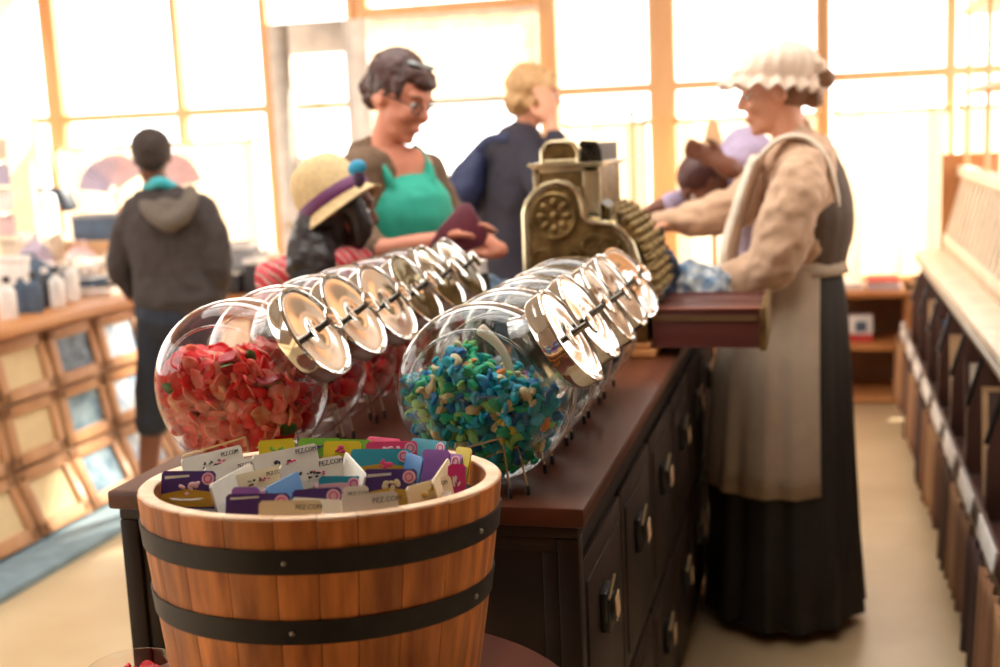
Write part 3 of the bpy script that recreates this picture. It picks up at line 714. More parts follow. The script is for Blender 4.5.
for s, y in ((0, RY0+.012), (1, RY1-.012)):
    MB().prism(poly, .014, Matrix.Translation((0, y, 0))).obj('side_panel', BRASS, rg, bevel=.002)
    yb = y-.008 if s == 0 else y+.008
    MB().tube([(x, yb, z) for x, z in poly], .0085, 8).tube([(x+(.0 if x < cxm else 0), yb, z-.0) for x, z in [(p[0]*.93+cxm*.07, p[1]*.97+1.13*.03) for p in poly]], .0035, 6).obj('raised_border', BRASSL, rg)
# round rosette and scrolls on the side facing us
ox, oz = W2(554, 216); yb = RY0+.004
Mr = Matrix.Translation((ox, yb, oz)) @ Matrix.Rotation(R(90), 4, 'X')
ro = MB().lathe([(0, 0), (.058, 0), (.058, .006), (.054, .009), (.048, .006), (.0, .006)], 40, Mr)
for k in range(8):
    a = 2*math.pi*k/8; ro.ell((ox+.032*math.cos(a), yb-.007, oz+.032*math.sin(a)), (.012, .006, .008), Matrix.Rotation(-a, 3, 'Y'), n=10, k=6)
ro.ell((ox, yb-.008, oz), (.011, .007, .011), n=12, k=6)
for k in range(28): a = 2*math.pi*k/28; ro.ell((ox+.053*math.cos(a), yb-.009, oz+.053*math.sin(a)), .0034, n=6, k=4)
ro.obj('rosette', BRASS, rg)
sc = MB()
for (px, py, r0, dr) in ((541, 262, 15, 1), (556, 262, 12, -1), (540, 280, 13, -1), (592, 246, 15, 1), (608, 243, 12, -1), (575, 258, 14, -1), (590, 270, 16, 1), (612, 268, 15, -1), (560, 282, 13, 1), (624, 282, 10, 1)):
    x, z = W2(px, py); pts = []
    for k in range(26): t = k/25; a = dr*t*4.2*math.pi/1.6; rr = r0*.0022*(1-t*.85); pts.append((x+rr*math.cos(a), yb-.004, z+rr*math.sin(a)))
    sc.tube(pts, .0032, 6)
    for q in (0, 9): sc.ell(pts[q], .005, n=8, k=5)
sc.obj('scrollwork', BRASS, rg)
# dark hollow behind the lower scrollwork, key bed and body between the side plates
pin = [(a[0]*.985+cxm*.015, a[1]-.004) for a in poly]
MB().prism(pin, RY1-RY0-.05, Matrix.Translation((0, YM, 0))).obj('body', DARKB, rg)
# tower with cornice and top sign
a = W2(532, 178); b_ = W2(598, 300); zt = W2(560, 166)[1]
x0, x1 = W2(533, 166)[0], W2(597, 166)[0]; z0 = W2(560, 215)[1]
tw = MB()
tw.box2((x0, RY0+.02, z0-.08), (x1, RY1-.02, zt)); tw.obj('indicator_tower', BRASS, rg, bevel=.003)
q = MB()
for (xa, xb, za, zb_) in ((x0-.004, x0+.014, z0-.02, zt), (x1-.038, x1+.004, z0-.05, zt), (x0, x1, zt-.016, zt-.002), (x0, x1, z0-.006, z0+.004)): q.box2((xa, RY0+.012, za), (xb, RY0+.022, zb_))
q.obj('tower_frame', BRASSL, rg, bevel=.002)
MB().box2((x0+.02, RY0+.014, z0+.004), (x1-.04, RY0+.021, zt-.018)).obj('tower_plate', BRASS, rg, bevel=.002)
MB().box2((x0-.014, RY0+.0, zt), (x1+.014, RY1-.0, zt+.007)).box2((x0-.008, RY0+.006, zt-.006), (x1+.008, RY1-.006, zt)).obj('cornice', BRASSL, rg, bevel=.002)
zc = zt+.007; hx0, hx1 = W2(541, 160)[0], W2(577, 160)[0]; hz = W2(560, 142)[1]
arch = [(hx0, zc), (hx0, zc+(hz-zc)*.55), (hx0+.012, hz-.004), (hx0+.026, hz), (hx1-.026, hz), (hx1-.012, hz-.004), (hx1, zc+(hz-zc)*.55), (hx1, zc)]
MB().tube([(x, RY0+.012, z) for x, z in arch], .0058, 8).tube([(hx0, RY0+.012, zc+.005), (hx1, RY0+.012, zc+.005)], .0045, 8).obj('top_sign_frame', BRASSL, rg)
MB().prism(arch, .010, Matrix.Translation((0, RY0+.018, 0))).obj('top_sign', BRASS, rg)
h2 = MB(); 
h2.tube([(hx1+.006, RY0+.02, hz-.002), (x1-.006, RY0+.03, hz-.006), (x1+.0, RY0+.04, hz-.02), (x1+.002, RY0+.04, zc)], .0045, 8); h2.tube([(hx1+.004, RY0+.02, hz-.004), (x1-.012, RY0+.03, zc)], .006, 8)
h2.box2((hx1+.002, RY0+.03, zc), (x1-.002, RY1-.04, hz-.006)); h2.obj('rear_sign', DARKB, rg)
# key rings: curved columns of round keys
kx, kz = W2(597, 292); KA, KZ = .128, .205
for s in range(7):
    y = RY0+.035+s*.048
    arc = MB(); pts = [(kx+KA*math.cos(R(a_)), y, 1.075+KZ*math.sin(R(a_))) for a_ in range(-2, 108, 6)]
    arc.tube(pts, (.007), 6, squash=1.2); ar = arc.obj('key_column', BRASS, rg)
    kk = MB()
    for i, a_ in enumerate(range(4, 104, 7)):
        cx, cz = kx+(KA+.012)*math.cos(R(a_)), 1.075+(KZ+.012)*math.sin(R(a_))
        kk.limb([(cx-.012*math.cos(R(a_)), y, cz-.012*math.sin(R(a_))), (cx+.004*math.cos(R(a_)), y, cz+.004*math.sin(R(a_)))], [.0085, .0085], n=10, sub=1)
    kk.obj('keys', BRASS if s % 2 == 0 else M('key_brass', (150, 128, 84), .35, .8), ar)
pr2 = []
for px in (596, 612): x, z = W2(px, 215); MB().box2((x-.008, RY0+.02, z-.02), (x+.008, RY0+.028, z+.02)).obj('window_post', BRASSL, rg)
MB().prism([W2(586, 190), W2(600, 204), W2(618, 218), W2(630, 240), W2(638, 268), W2(640, 292), W2(586, 292)], .12, Matrix.Translation((0, RY0+.09, 0))).obj('key_bed', DARKB, rg)
# open drawer sliding out to the right, over the counter edge
REDW = M('red_brown_wood', (72, 30, 28), .4, 0, 0, 10, (.2, 1, 1), col2=(100, 46, 40), coat=.1)
dx0, dx1, dz0, dz1 = -.395, -.135, .952, 1.045; y0, y1 = RY0+.02, RY1-.02
d = MB().box2((dx0, y0, dz0), (dx1, y0+.012, dz1)).box2((dx0, y1-.012, dz0), (dx1, y1, dz1)).box2((dx0, y0, dz0), (dx1, y1, dz0+.008)).box2((dx0, (y0+y1)/2-.004, dz0), (dx1, (y0+y1)/2+.004, dz1-.006))
d.box2((dx0, y0+.013, dz1-.012), (dx1-.005, (y0+y1)/2-.006, dz1-.004)).box2((dx0, (y0+y1)/2+.006, dz1-.012), (dx1-.005, y1-.013, dz1-.004))
d.obj('cash_drawer', REDW, rg, bevel=.002, label='open red brown wooden cash drawer')
MB().box2((dx0, y0-.003, dz1-.028), (dx1-.01, y0+.003, dz1-.014)).obj('drawer_moulding', M('dull_brass_strip', (120, 92, 62), .5, .4), rg)
MB().box2((dx1-.004, y0-.008, dz0-.006), (dx1+.012, y1+.008, dz1+.006)).obj('drawer_front', BRASS, rg, bevel=.003)
MB().box2((dx0+.004, y0-.004, dz1), (dx1-.0, y0+.014, dz1+.004)).obj('drawer_edge', M('pale_red_edge', (150, 84, 66), .35), rg)  # paler red strip along the top of the drawer's near side
# ------------------------------------------------------------------ people
SKIN = M('skin_warm', (214, 150, 118), .5, var=.05); SKIN2 = M('skin_rosy', (206, 132, 104), .5, var=.05); SKIND = M('skin_brown', (120, 74, 54), .5, var=.06)
LIP = M('lips', (178, 104, 90), .5); EYEW = M('eye_white', (225, 220, 212), .3); IRIS = M('eye_iris', (50, 34, 26), .3)
def head(b, c, fwd, up, s=1., ears=True):
    """adds head + face volumes to MB b; c = centre of skull, returns frame"""
    f = Vector(fwd).normalized(); u = Vector(up); u = (u-f*u.dot(f)).normalized(); l = u.cross(f)
    F = Matrix((f, l, u)).transposed(); c = Vector(c)
    def X(a, b_, d): return c+(f*a+l*b_+u*d)*s
    e = lambda p, r, n=16, k=10: b.ell(X(*p), tuple(q*s for q in r), F, n=n, k=k)
    e((-.012, 0, .022), (.098, .076, .086), 20, 12)      # cranium
    e((.030, 0, -.020), (.062, .062, .080))              # face
    e((.036, 0, -.078), (.045, .046, .036))              # jaw
    e((.070, 0, -.098), (.020, .022, .016))              # chin
    e((.078, 0, .030), (.018, .048, .014))               # brow
    b.limb([X(.086, 0, .018), X(.102, 0, -.008), X(.110, 0, -.024)], [.009*s, .011*s, .0125*s], n=10)
    for k in (-1, 1):
        e((.100, k*.010, -.028), (.009, .008, .007), 8, 6)
        e((.066, k*.034, -.026), (.028, .024, .024))     # cheeks
        if ears: e((-.006, k*.074, -.010), (.016, .008, .026), 10, 7)
    e((.088, 0, -.058), (.011, .024, .007), 10, 6); e((.086, 0, -.070), (.011, .020, .008), 10, 6)
    return X, F
def face_parts(X, F, parent, s=1.):
    for k in (-1, 1):
        MB().ell(X(.080, k*.030, .002), (.010*s, .013*s, .009*s), F, n=10, k=7).obj('eye', EYEW, parent)
        MB().ell(X(.0895, k*.030, .001), (.003*s, .006*s, .006*s), F, n=10, k=7).obj('iris', IRIS, parent)
        MB().limb([X(.088, k*.015, .026), X(.090, k*.032, .031), X(.080, k*.048, .026)], [.003*s]*3, n=6).obj('eyebrow', M('brow_hair', (70, 46, 34), .8), parent)
    MB().ell(X(.095, 0, -.064), (.006*s, .022*s, .006*s), F, n=12, k=6).obj('lips', LIP, parent)
def hand(b, wrist, dirn, pn, s=1., curl=.5, side=1, thumb=.7):
    """palm + five bent fingers; dirn = along the fingers, pn = palm normal (fingers curl towards it)"""
    w = Vector(wrist); d = Vector(dirn).normalized(); p = Vector(pn); p = (p-d*p.dot(d)).normalized(); t = d.cross(p)*side
    F = Matrix((d, t, p)).transposed()
    b.ell(w+d*.048*s, (.052*s, .040*s, .016*s), F, n=14, k=8); b.ell(w+d*.025*s+t*.018*s+p*.006*s, (.030*s, .018*s, .016*s), F, n=10, k=6)
    for i, (off, ln) in enumerate(((.028, .072), (.0095, .082), (-.0095, .076), (-.028, .060))):
        q = w+d*.088*s+t*off*s; pts = [w+d*.06*s+t*off*.9*s, q]; a = 0
        for seg in (.44, .31, .25):
            a += curl*(.9 if seg > .4 else 1.); q = q+(d*math.cos(a)+p*math.sin(a)+t*off*1.2)*ln*seg*s; pts.append(q)
        b.limb(pts, [.0098*s, .0096*s, .0090*s, .0084*s, .0072*s], n=8, sub=2)
    pts = [w+d*.018*s+t*.024*s, w+d*.040*s+t*.046*s+p*.012*s, w+d*.066*s+t*.054*s*(1.1-.3*curl)+p*.026*s*thumb*1.4, w+d*.088*s+t*.046*s+p*.042*s*thumb*1.4]
    b.limb(pts, [.014*s, .0125*s, .0108*s, .0085*s], n=8, sub=2)
def bodymesh(name, b, mat, parent, vox=.0075, smo=3): return b.obj(name, mat, parent, remesh=vox, smo=smo)
def fold(o, amp=.006, sc=9., z=1.):
    """cloth creases as real displacement"""
    me = o.data; ns = [v.normal.copy() for v in me.vertices]
    for v, n in zip(me.vertices, ns):
        c = v.co; f = noise.noise(Vector((c.x*sc, c.y*sc, c.z*sc*z)))+.5*noise.noise(Vector((c.x*sc*2.3+9, c.y*sc*2.3, c.z*sc*2.3*z)))
        v.co = c+n*f*amp
    return o

# --- shop assistant in period dress -----------------------------------
SY = 3.62
def S(px, py, dy=0.): return P(px, py, SY+dy)
root = thing('person', 'woman in a white ruffled mob cap, beige blouse, pale apron and long dark skirt', 'person', (-.11, SY, 0))
b = MB(); hc = S(776, 92)
fwd = (-1, -.10, -.16); X, F = head(b, hc, fwd, (-.1, 0, 1), 1.0)
neck = S(790, 140); sh_n = S(800, 168, -.16); sh_f = S(786, 160, .17); hip = S(790, 300)
b.limb([hc+Vector((.02, 0, -.05)), S(790, 135), S(800, 160)], [.052, .050, .062])
b.limb([S(802, 165), S(806, 215), S(798, 265), S(782, 320)], [(.17, .10), (.155, .11), (.125, .10), (.16, .12)], up=(0, 1, 0), n=18)
wr_n = S(712, 288, -.20); wr_f = S(672, 222, .20)
b.limb([sh_n, S(784, 215, -.20), S(770, 262, -.21), S(738, 280, -.20), wr_n], [.052, .045, .040, .036, .026])
b.limb([sh_f, S(745, 205, .22), S(710, 225, .22), wr_f], [.050, .042, .036, .026])
hand(b, wr_n, (-1, .12, -.25), (.1, .2, -1), .92, .45, -1); hand(b, wr_f, (-1, -.1, -.25), (-.1, -.1, -1), .92, .4, 1)
for k in (-1, 1):
    b.limb([S(784, 320, .09*k), S(788, 460, .10*k)+Vector((0, 0, 0)), Vector((-.10, SY+.10*k, .09))], [.085, .062, .042]); b.limb([(-.08, SY+.10*k, .05), (-.16, SY+.10*k, .04), (-.25, SY+.11*k, .03)], [.042, .04, .03])
bodymesh('body', b, SKIN, root); face_parts(X, F, root)
hair = MB().ell(X(-.03, 0, .02), (.088, .080, .086), F).ell(X(-.10, 0, -.03), (.03, .05, .04), F)
bun = S(823, 79); hair.ell(bun, (.036, .034, .032)); hair.limb([X(-.06, 0, .03), bun], [.05, .03])
bodymesh('hair', hair, M('brown_hair', (120, 78, 48), .6, scale=50, stretch=(1, 1, 8)), root, .006)
CAPM = M('cap_cotton', (232, 206, 184), .85, var=.04, scale=25, bump=.1, sheen=.3)
cap = MB(); n = 96; rings = []
cc = S(778, 72); cfw = (S(722, 78)-S(822, 84)).normalized(); cup = (Vector((0, 0, 1))-cfw*cfw.z).normalized(); cl_ = cup.cross(cfw)
prof = [(.0, .082, 0), (.035, .079, .003), (.070, .066, .006), (.095, .044, .008), (.103, .018, .006), (.098, -.004, .004), (.094, -.012, .004), (.104, -.022, .010), (.118, -.038, .014), (.124, -.046, .016), (.116, -.045, .015), (.092, -.016, .004)]
vs = []
for r, h, am in prof:
    for j in range(n):
        t = 2*math.pi*j/n; ruf = am*math.sin(t*17+.8*math.sin(t*3)); ff = 1.12 if math.cos(t) < 0 else 1.05
        ext = .036*max(0, math.cos(t))**2*(1 if h < 0 else 0)
        rr = r+ruf*.35; vs.append(cc+cfw*(rr*math.cos(t)*ff+ext)+cl_*rr*.92*math.sin(t)+cup*(h+ruf*.6*(1 if h < .0 else .3)+.012*math.cos(t)*(-1 if h > 0 else 0)-.9*ext*.3))
fs = []
for i in range(len(prof)-1):
    for j in range(n): fs.append((i*n+j, i*n+(j+1) % n, (i+1)*n+(j+1) % n, (i+1)*n+j))
cap.add(vs, fs).obj('mob_cap', CAPM, root, ang=180)
bow = MB()
for a_, q in ((S(808, 70, -.02), (.030, .022, .024)), (S(818, 66, -.03), (.026, .018, .022)), (S(812, 80, -.03), (.022, .018, .022))): bow.ell(a_, q)
fold(bodymesh('cap_bow', bow, CAPM, root, .005), .006, 30)
BLO = M('blouse_beige', (204, 166, 136), .85, var=.10, scale=30, bump=.15, sheen=.2)
bl_ = MB()
bl_.limb([S(801, 160), S(806, 215), S(800, 262)], [(.185, .105), (.170, .118), (.135, .105)], up=(0, 1, 0), n=20)
bl_.limb([S(792, 138), S(800, 158)], [.062, .085]); bl_.limb([S(776, 140, 0), S(790, 137, 0), S(808, 135, 0)], [(.05, .02), (.055, .03), (.05, .02)])
bl_.limb([S(804, 166, -.14), S(796, 196, -.20), S(782, 240, -.22), S(768, 266, -.22), S(738, 279, -.21), S(714, 287, -.20)], [.066, .078, .080, .070, .056, .034])
bl_.limb([S(786, 160, .15), S(755, 196, .22), S(735, 208, .23), S(700, 218, .22), S(662, 222, .20)], [.062, .074, .070, .060, .036])
o = bodymesh('blouse', bl_, BLO, root, .009); fold(o, .012, 13); fold(o, .005, 34)
MB().limb([S(716, 286, -.20), S(708, 288, -.20)], [.036, .034]).limb([S(664, 222, .20), S(656, 222, .20)], [.036, .032]).obj('cuff', BLO, root)
VEST = M('vest_taupe', (92, 74, 62), .8, var=.10, scale=40, bump=.1)
v = MB(); v.limb([S(806, 172), S(810, 215), S(806, 258), S(800, 276)], [(.150, .108), (.166, .128), (.138, .114), (.135, .115)], up=(0, 1, 0), n=20)
fold(bodymesh('bodice', v, VEST, root, .009), .004, 12)
DSK = M('skirt_dark', (44, 38, 35), .8, var=.12, scale=20, bump=.05)
APR = M('apron_linen', (188, 168, 146), .85, var=.06, scale=20, bump=.06)
def skirt(rows, a0, a1, n, folds, amp, off=0.):
    vs = []; m = n+1; fs = []
    for i, (z, cx, rx, ry) in enumerate(rows):
        t_ = i/(len(rows)-1)
        for j in range(m):
            a = a0+(a1-a0)*j/n; t_ = max(0, (1.1-z)/1.06); w_ = 1+amp*t_*(math.sin(a*folds+.6*math.sin(a*5))+.4*math.sin(a*folds*1.7+1))
            vs.append((cx+(rx*w_+off)*math.cos(a), SY+(ry*w_+off)*math.sin(a), z))
    for i in range(len(rows)-1):
        for j in range(n): p = i*m+j; fs.append((p, p+1, p+m+1, p+m))
    return MB().add(vs, fs)
rows = [(1.10, -.072, .115, .125), (1.06, -.075, .135, .145), (.95, -.095, .170, .19), (.75, -.105, .190, .225), (.5, -.110, .205, .25), (.25, -.112, .218, .27), (.04, -.112, .232, .285)]
skirt(rows, 0, 2*math.pi, 180, 13, .055).obj('skirt', DSK, root, ang=180, solid=.004)
ar = [(z, cx-.004, rx, ry) for z, cx, rx, ry in rows if z > .4]+[(.43, -.117, .211, .256)]
skirt(ar, R(115), R(302), 120, 13, .055, .014).obj('apron', APR, root, ang=180, solid=.003)
hem = skirt([(.475, -.117, .2095, .2530), (.472, -.117, .2095, .2530)], R(115), R(302), 120, 13, .055, .019); hem.obj('apron_hem', APR, root, solid=.002, ang=180)
# apron bib, straps, waist band, bow
b2 = MB(); b2.limb([S(756, 160, -.01), S(741, 205, -.01), S(729, 250, -.01), S(733, 275, 0)], [(.12, .022), (.13, .024), (.135, .026), (.13, .03)], up=(0, 1, 0), n=16)
fold(bodymesh('apron_bib', b2, M('apron_white', (232, 216, 196), .85), root, .006), .003, 20)
st_ = MB()
for s_ in (-.11, .11):
    st_.limb([S(757, 160, s_*1.15), S(780, 139, s_*1.3), S(806, 138, s_*1.35), S(827, 160, s_*1.3), S(838, 205, s_*.9), S(834, 240, s_*.4), S(818, 262, s_*.2)], [(.024, .008)]*7, up=(0, 1, 0))
bodymesh('apron_straps', st_, _M['apron_white'], root, .005, 1)
skirt([(1.085, -.072, .135, .142), (1.045, -.076, .150, .155)], 0, 2*math.pi, 90, 3, .0, .006).obj('waist_band', APR, root, solid=.005, ang=180)
bw = MB().ell(S(828, 258, -.03), (.035, .02, .028)).ell(S(830, 275, -.02), (.02, .018, .04)).limb([S(824, 262, -.03), S(832, 290, -.03), S(836, 325, -.03)], [(.02, .008), (.022, .008), (.02, .006)])
fold(bodymesh('apron_bow', bw, APR, root, .006), .005, 25)

# --- customer with glasses in a brown cardigan -------------------------
WYy = 3.4
def Q(px, py, dy=0.): return P(px, py, WYy+dy)
root = thing('person', 'dark haired woman with glasses in brown cardigan and teal top, holding a maroon wallet', 'person', (-1.2, WYy, 0))
b = MB(); hc = Q(400, 99); X, F = head(b, hc, (.86, -.36, -.36), (.35, 0, 1), 1.02)
b.limb([hc+Vector((-.02, 0, -.05)), Q(388, 138), Q(384, 158)], [.053, .050, .062])
b.limb([Q(390, 166), Q(396, 210), Q(394, 260), Q(384, 330)], [(.135, .075), (.125, .09), (.11, .09), (.15, .11)], up=(.75, .66, 0), n=18)
shR, shL = Q(360, 172, -.12), Q(425, 172, .13)
wR, wL = Q(443, 240, -.26), Q(500, 250, -.02)
b.limb([shR, Q(356, 215, -.18), Q(374, 250, -.24), Q(412, 247, -.26), wR], [.050, .044, .038, .035, .026])
b.limb([shL, Q(446, 215, .12), Q(470, 246, .08), wL], [.048, .042, .036, .026])
hand(b, wR, (.85, .25, .35), (.1, -.3, -1), .95, .38, -1); hand(b, wL, (-.35, -.4, .4), (-.9, 0, -.3), .95, .6, 1)
for k in (-1, 1):
    x0 = -1.31+.07*k; b.limb([(x0, WYy+.07*k, .85), (x0, WYy+.08*k, .48), (x0, WYy+.08*k, .08)], [.09, .062, .042]); b.limb([(x0-.02, WYy+.08*k, .05), (x0+.15, WYy+.02+.08*k, .035)], [.04, .034])
bodymesh('body', b, SKIN2, root); face_parts(X, F, root)
h = MB().ell(X(-.030, 0, .050), (.098, .090, .094), F, n=20, k=12).ell(X(-.10, 0, .0), (.045, .06, .05), F).ell(X(.045, 0, .082), (.045, .062, .030), F).ell(X(.072, .0, .070), (.024, .05, .022), F)
h.ell(X(-.085, 0, -.010), (.036, .055, .055), F)
for (x_, y_) in ((364, 90), (365, 101), (366, 82)): h.limb([Q(378, 92), Q(x_, y_)], [.035, .012])
for k in (-1, 1): h.limb([X(.03, k*.070, .05), X(.05, k*.068, .01)], [.016, .008])
fold(bodymesh('hair', h, M('dark_brown_hair', (66, 34, 26), .5, var=.25, scale=40), root, .006), .006, 35)
gl = MB()
for k in (-1, 1):
    ring = [X(.098, k*.032+.022*math.cos(t), -.002+.016*math.sin(t)) for t in [2*math.pi*i/20 for i in range(20)]]; gl.tube(ring, .0022, 6, closed=True)
    gl.tube([X(.094, k*.054, .004), X(.05, k*.078, .006), X(-.01, k*.080, .004)], .0024, 6)
gl.tube([X(.100, -.010, .002), X(.100, .010, .002)], .002, 6).obj('glasses', M('dark_frame', (50, 32, 32), .4), root)
sg = MB()
for k in (-1, 1): sg.ell(X(.040, k*.032, .112), (.020, .026, .008), F, n=14, k=6)
sg.limb([X(.045, -.03, .112), X(.045, .03, .112)], [.004, .004]); sg.obj('sunglasses', M('grey_lens', (130, 138, 138), .15, .3), root, label='sunglasses pushed up on the hair')
t_ = MB(); t_.limb([Q(396, 196, -.0), Q(404, 215, -.01), Q(398, 262, 0), Q(384, 330)], [(.145, .098), (.155, .122), (.135, .108), (.165, .125)], up=(.75, .66, 0), n=20)
t_.limb([Q(374, 148, -.03), Q(379, 160, -.075), Q(387, 178, -.10), Q(396, 198, -.08)], [(.016, .010)]*2+[(.024, .014), (.03, .02)]); t_.limb([Q(414, 147, .06), Q(424, 158, .04), Q(430, 176, .01), Q(426, 198, -.0)], [(.016, .010)]*2+[(.024, .014), (.03, .02)])
fold(bodymesh('teal_top', t_, M('teal_jersey', (40, 164, 140), .75, var=.08), root, .008), .004, 14)
CARDI = M('cardigan_brown', (108, 84, 64), .9, var=.14, scale=60, bump=.2)
k_ = MB()
k_.limb([Q(364, 165, -.10), Q(356, 188, -.14), Q(354, 218, -.18), Q(366, 246, -.22), Q(378, 252, -.235)], [.066, .066, .060, .055, .050])
k_.limb([Q(426, 168, .12), Q(446, 212, .14), Q(464, 240, .12)], [.058, .056, .048])
k_.limb([Q(372, 170, -.04), Q(374, 215, -.05), Q(376, 262, -.03), Q(372, 330, -.03)], [(.085, .085), (.090, .100), (.090, .105), (.11, .13)], up=(.75, .66, 0), n=16)
k_.limb([Q(422, 178, .09), Q(432, 215, .09), Q(432, 265, .09)], [(.035, .08), (.03, .09), (.03, .09)], up=(.75, .66, 0), n=12)
k_.limb([Q(360, 158, -.02), Q(374, 150, 0), Q(380, 156, .03)], [.05, .045, .05]); k_.limb([Q(376, 160, .05), Q(400, 160, .12), Q(424, 168, .13)], [.045, .04, .05])
fold(bodymesh('cardigan', k_, CARDI, root, .009), .008, 14)
jn = MB()
for k in (-1, 1): jn.limb([(-1.29+.07*k, WYy+.07*k, .92), (-1.31+.07*k, WYy+.08*k, .48), (-1.31+.07*k, WYy+.08*k, .12)], [.115, .082, .066])
bodymesh('jeans', jn, M('denim', (60, 72, 98), .85, bump=.1, scale=80), root, .01)
wa = Q(463, 232, -.27); wt = thing('wallet', 'maroon folded wallet held by the woman in the cardigan', 'wallet', wa)
Wm = Matrix.Translation(wa) @ Matrix.Rotation(R(-18), 4, 'Y') @ Matrix.Rotation(R(18), 4, 'Z')
MB().prism([(-.105, -.045), (.040, -.055), (.062, -.03), (.045, .065), (.02, .075), (-.06, .030), (-.108, -.01)], .018, Wm).obj('cover', M('maroon_leather', (112, 46, 62), .5, bump=.1, scale=40), wt, bevel=.005)
MB().prism([(-.08, -.030), (.035, -.040), (.046, -.027), (.034, .050), (.018, .055), (-.05, .018)], .010, Wm @ Matrix.Translation((0, .013, 0))).obj('inner_fold', M('mauve_leather', (150, 84, 96), .55), wt, bevel=.003)

# --- girl in a straw hat ------------------------------------------------
GY = 2.95
def G(px, py, dy=0.): return P(px, py, GY+dy)
root = thing('person', 'girl in a straw hat with purple band and pink striped top, behind the left jars', 'person', (-1.30, GY, 0))
b = MB(); hc = G(338, 205); X, F = head(b, hc, (.86, .30, -.25), (0, 0, 1), .95)
b.limb([hc+Vector((-.02, 0, -.05)), G(326, 246), G(322, 262)], [.046, .043, .05])
b.limb([G(318, 272), G(318, 310), G(316, 400)], [(.13, .075), (.12, .085), (.12, .09)], up=(.3, -.9, 0), n=16)
for k, (px, py) in ((-1, (278, 285)), (1, (358, 280))):
    b.limb([G(px, py, .02), G(px-4*k*-1, 330, .02), G(px+6, 372, -.02)], [.040, .034, .026]); hand(b, G(px+6, 372, -.02), (.2, -.1, -1), (-.6*k, -.6, 0), .8, .4, k)
for k in (-1, 1):
    b.limb([(-1.33+.07*k, GY, .72), (-1.33+.07*k, GY, .4), (-1.33+.07*k, GY, .06)], [.07, .05, .036]); b.limb([(-1.34+.07*k, GY-.02, .04), (-1.30+.07*k, GY+.12, .03)], [.034, .03])
bodymesh('body', b, SKIND, root); face_parts(X, F, root)
HB = M('black_brown_hair', (36, 26, 26), .45, var=.2, scale=40)
h = MB().ell(X(-.02, 0, .005), (.086, .080, .075), F).limb([X(-.03, .05, .0), G(330, 230), G(318, 254, -.03)], [.075, .078, .060]).limb([X(-.03, 0, 0), G(312, 246, -.05), G(306, 266, -.09)], [.06, .065, .055]).limb([G(318, 240, -.05), G(324, 268, -.09)], [.06, .05])
h.limb([X(.03, -.060, .02), G(362, 226, -.04), G(357, 246, -.04)], [.034, .028, .016])
fold(bodymesh('hair', h, HB, root, .007), .005, 30)
STRAW = M('straw', (200, 172, 126), .8, var=.12, scale=60, bump=.25)
ha = (G(372, 172)-G(305, 222)).normalized(); hup = (Vector((-.30, 0, 1))-ha*Vector((-.30, 0, 1)).dot(ha)).normalized(); hs = hup.cross(ha); ho = G(337, 205)
def hat(prof, n=64, br_=1.):
    vs = []; fs = []
    for r, z in prof:
        for j in range(n): t = 2*math.pi*j/n; vs.append(ho+ha*r*1.05*math.cos(t)+hs*r*.96*math.sin(t)+hup*(z+(.010*math.cos(t)**2 if r > .108 else 0)))
    for i in range(len(prof)-1):
        for j in range(n): fs.append((i*n+j, i*n+(j+1) % n, (i+1)*n+(j+1) % n, (i+1)*n+j))
    return MB().add(vs, fs)
hat([(0, .142), (.03, .139), (.058, .127), (.078, .102), (.089, .064), (.094, .024), (.096, .004), (.108, -.012), (.118, -.028), (.121, -.030), (.116, -.032), (.100, -.010), (.093, .004), (.09, .05), (0, .12)]).obj('straw_hat', STRAW, root, ang=180)
hat([(.0965, .034), (.0995, .032), (.1005, .006), (.099, .002)]).obj('hat_band', M('purple_ribbon', (96, 34, 84), .6), root, ang=180)
MB().ell(G(357, 168, -.10), (.026, .012, .020), Matrix.Rotation(R(-20), 3, 'Y')).obj('hat_flower', M('turquoise_felt', (40, 150, 190), .6), root)
MB().ell(G(359, 178, -.102), (.016, .010, .026)).obj('hat_ribbon_knot', M('dark_purple_ribbon', (56, 26, 60), .6), root)
BT = M('black_top', (30, 28, 32), .85)
t_ = MB(); t_.limb([G(319, 268), G(318, 300), G(316, 345), G(316, 400)], [(.150, .088), (.145, .095), (.14, .10), (.15, .11)], up=(.3, -.9, 0), n=18)
for k, (px, py) in ((-1, (284, 280)), (1, (353, 274))): t_.limb([G(px, py, .0), G(px-2, 305, .02)], [.055, .05])
fold(bodymesh('top', t_, BT, root, .008), .004, 14)
STRIPE = bpy.data.materials.new('pink_striped_cotton'); STRIPE.use_nodes = True; nt = STRIPE.node_tree
tc = nt.nodes.new('ShaderNodeTexCoord'); wv = nt.nodes.new('ShaderNodeTexWave'); wv.bands_direction = 'DIAGONAL'; wv.inputs['Scale'].default_value = 9.5; wv.inputs['Distortion'].default_value = 1.2; wv.inputs['Detail Scale'].default_value = 3
cr = nt.nodes.new('ShaderNodeValToRGB'); cr.color_ramp.interpolation = 'CONSTANT'; el = cr.color_ramp.elements; el[0].color = srgb((184, 52, 62)); el[1].position = .28; el[1].color = srgb((214, 120, 116))
for pz, c_ in ((.48, (236, 206, 192)), (.62, (40, 34, 38)), (.8, (214, 90, 96))): e_ = el.new(pz); e_.color = srgb(c_)
nt.links.new(tc.outputs['Object'], wv.inputs[0]); nt.links.new(wv.outputs['Fac'], cr.inputs[0]); nt.links.new(cr.outputs[0], nt.nodes['Principled BSDF'].inputs['Base Color']); nt.nodes['Principled BSDF'].inputs['Roughness'].default_value = .85
yk = MB(); yk.limb([G(272, 280, .0), G(288, 272, -.05), G(318, 272, -.06), G(346, 264, -.05), G(360, 268, .0)], [(.045, .05), (.046, .055), (.046, .055), (.046, .055), (.042, .05)])
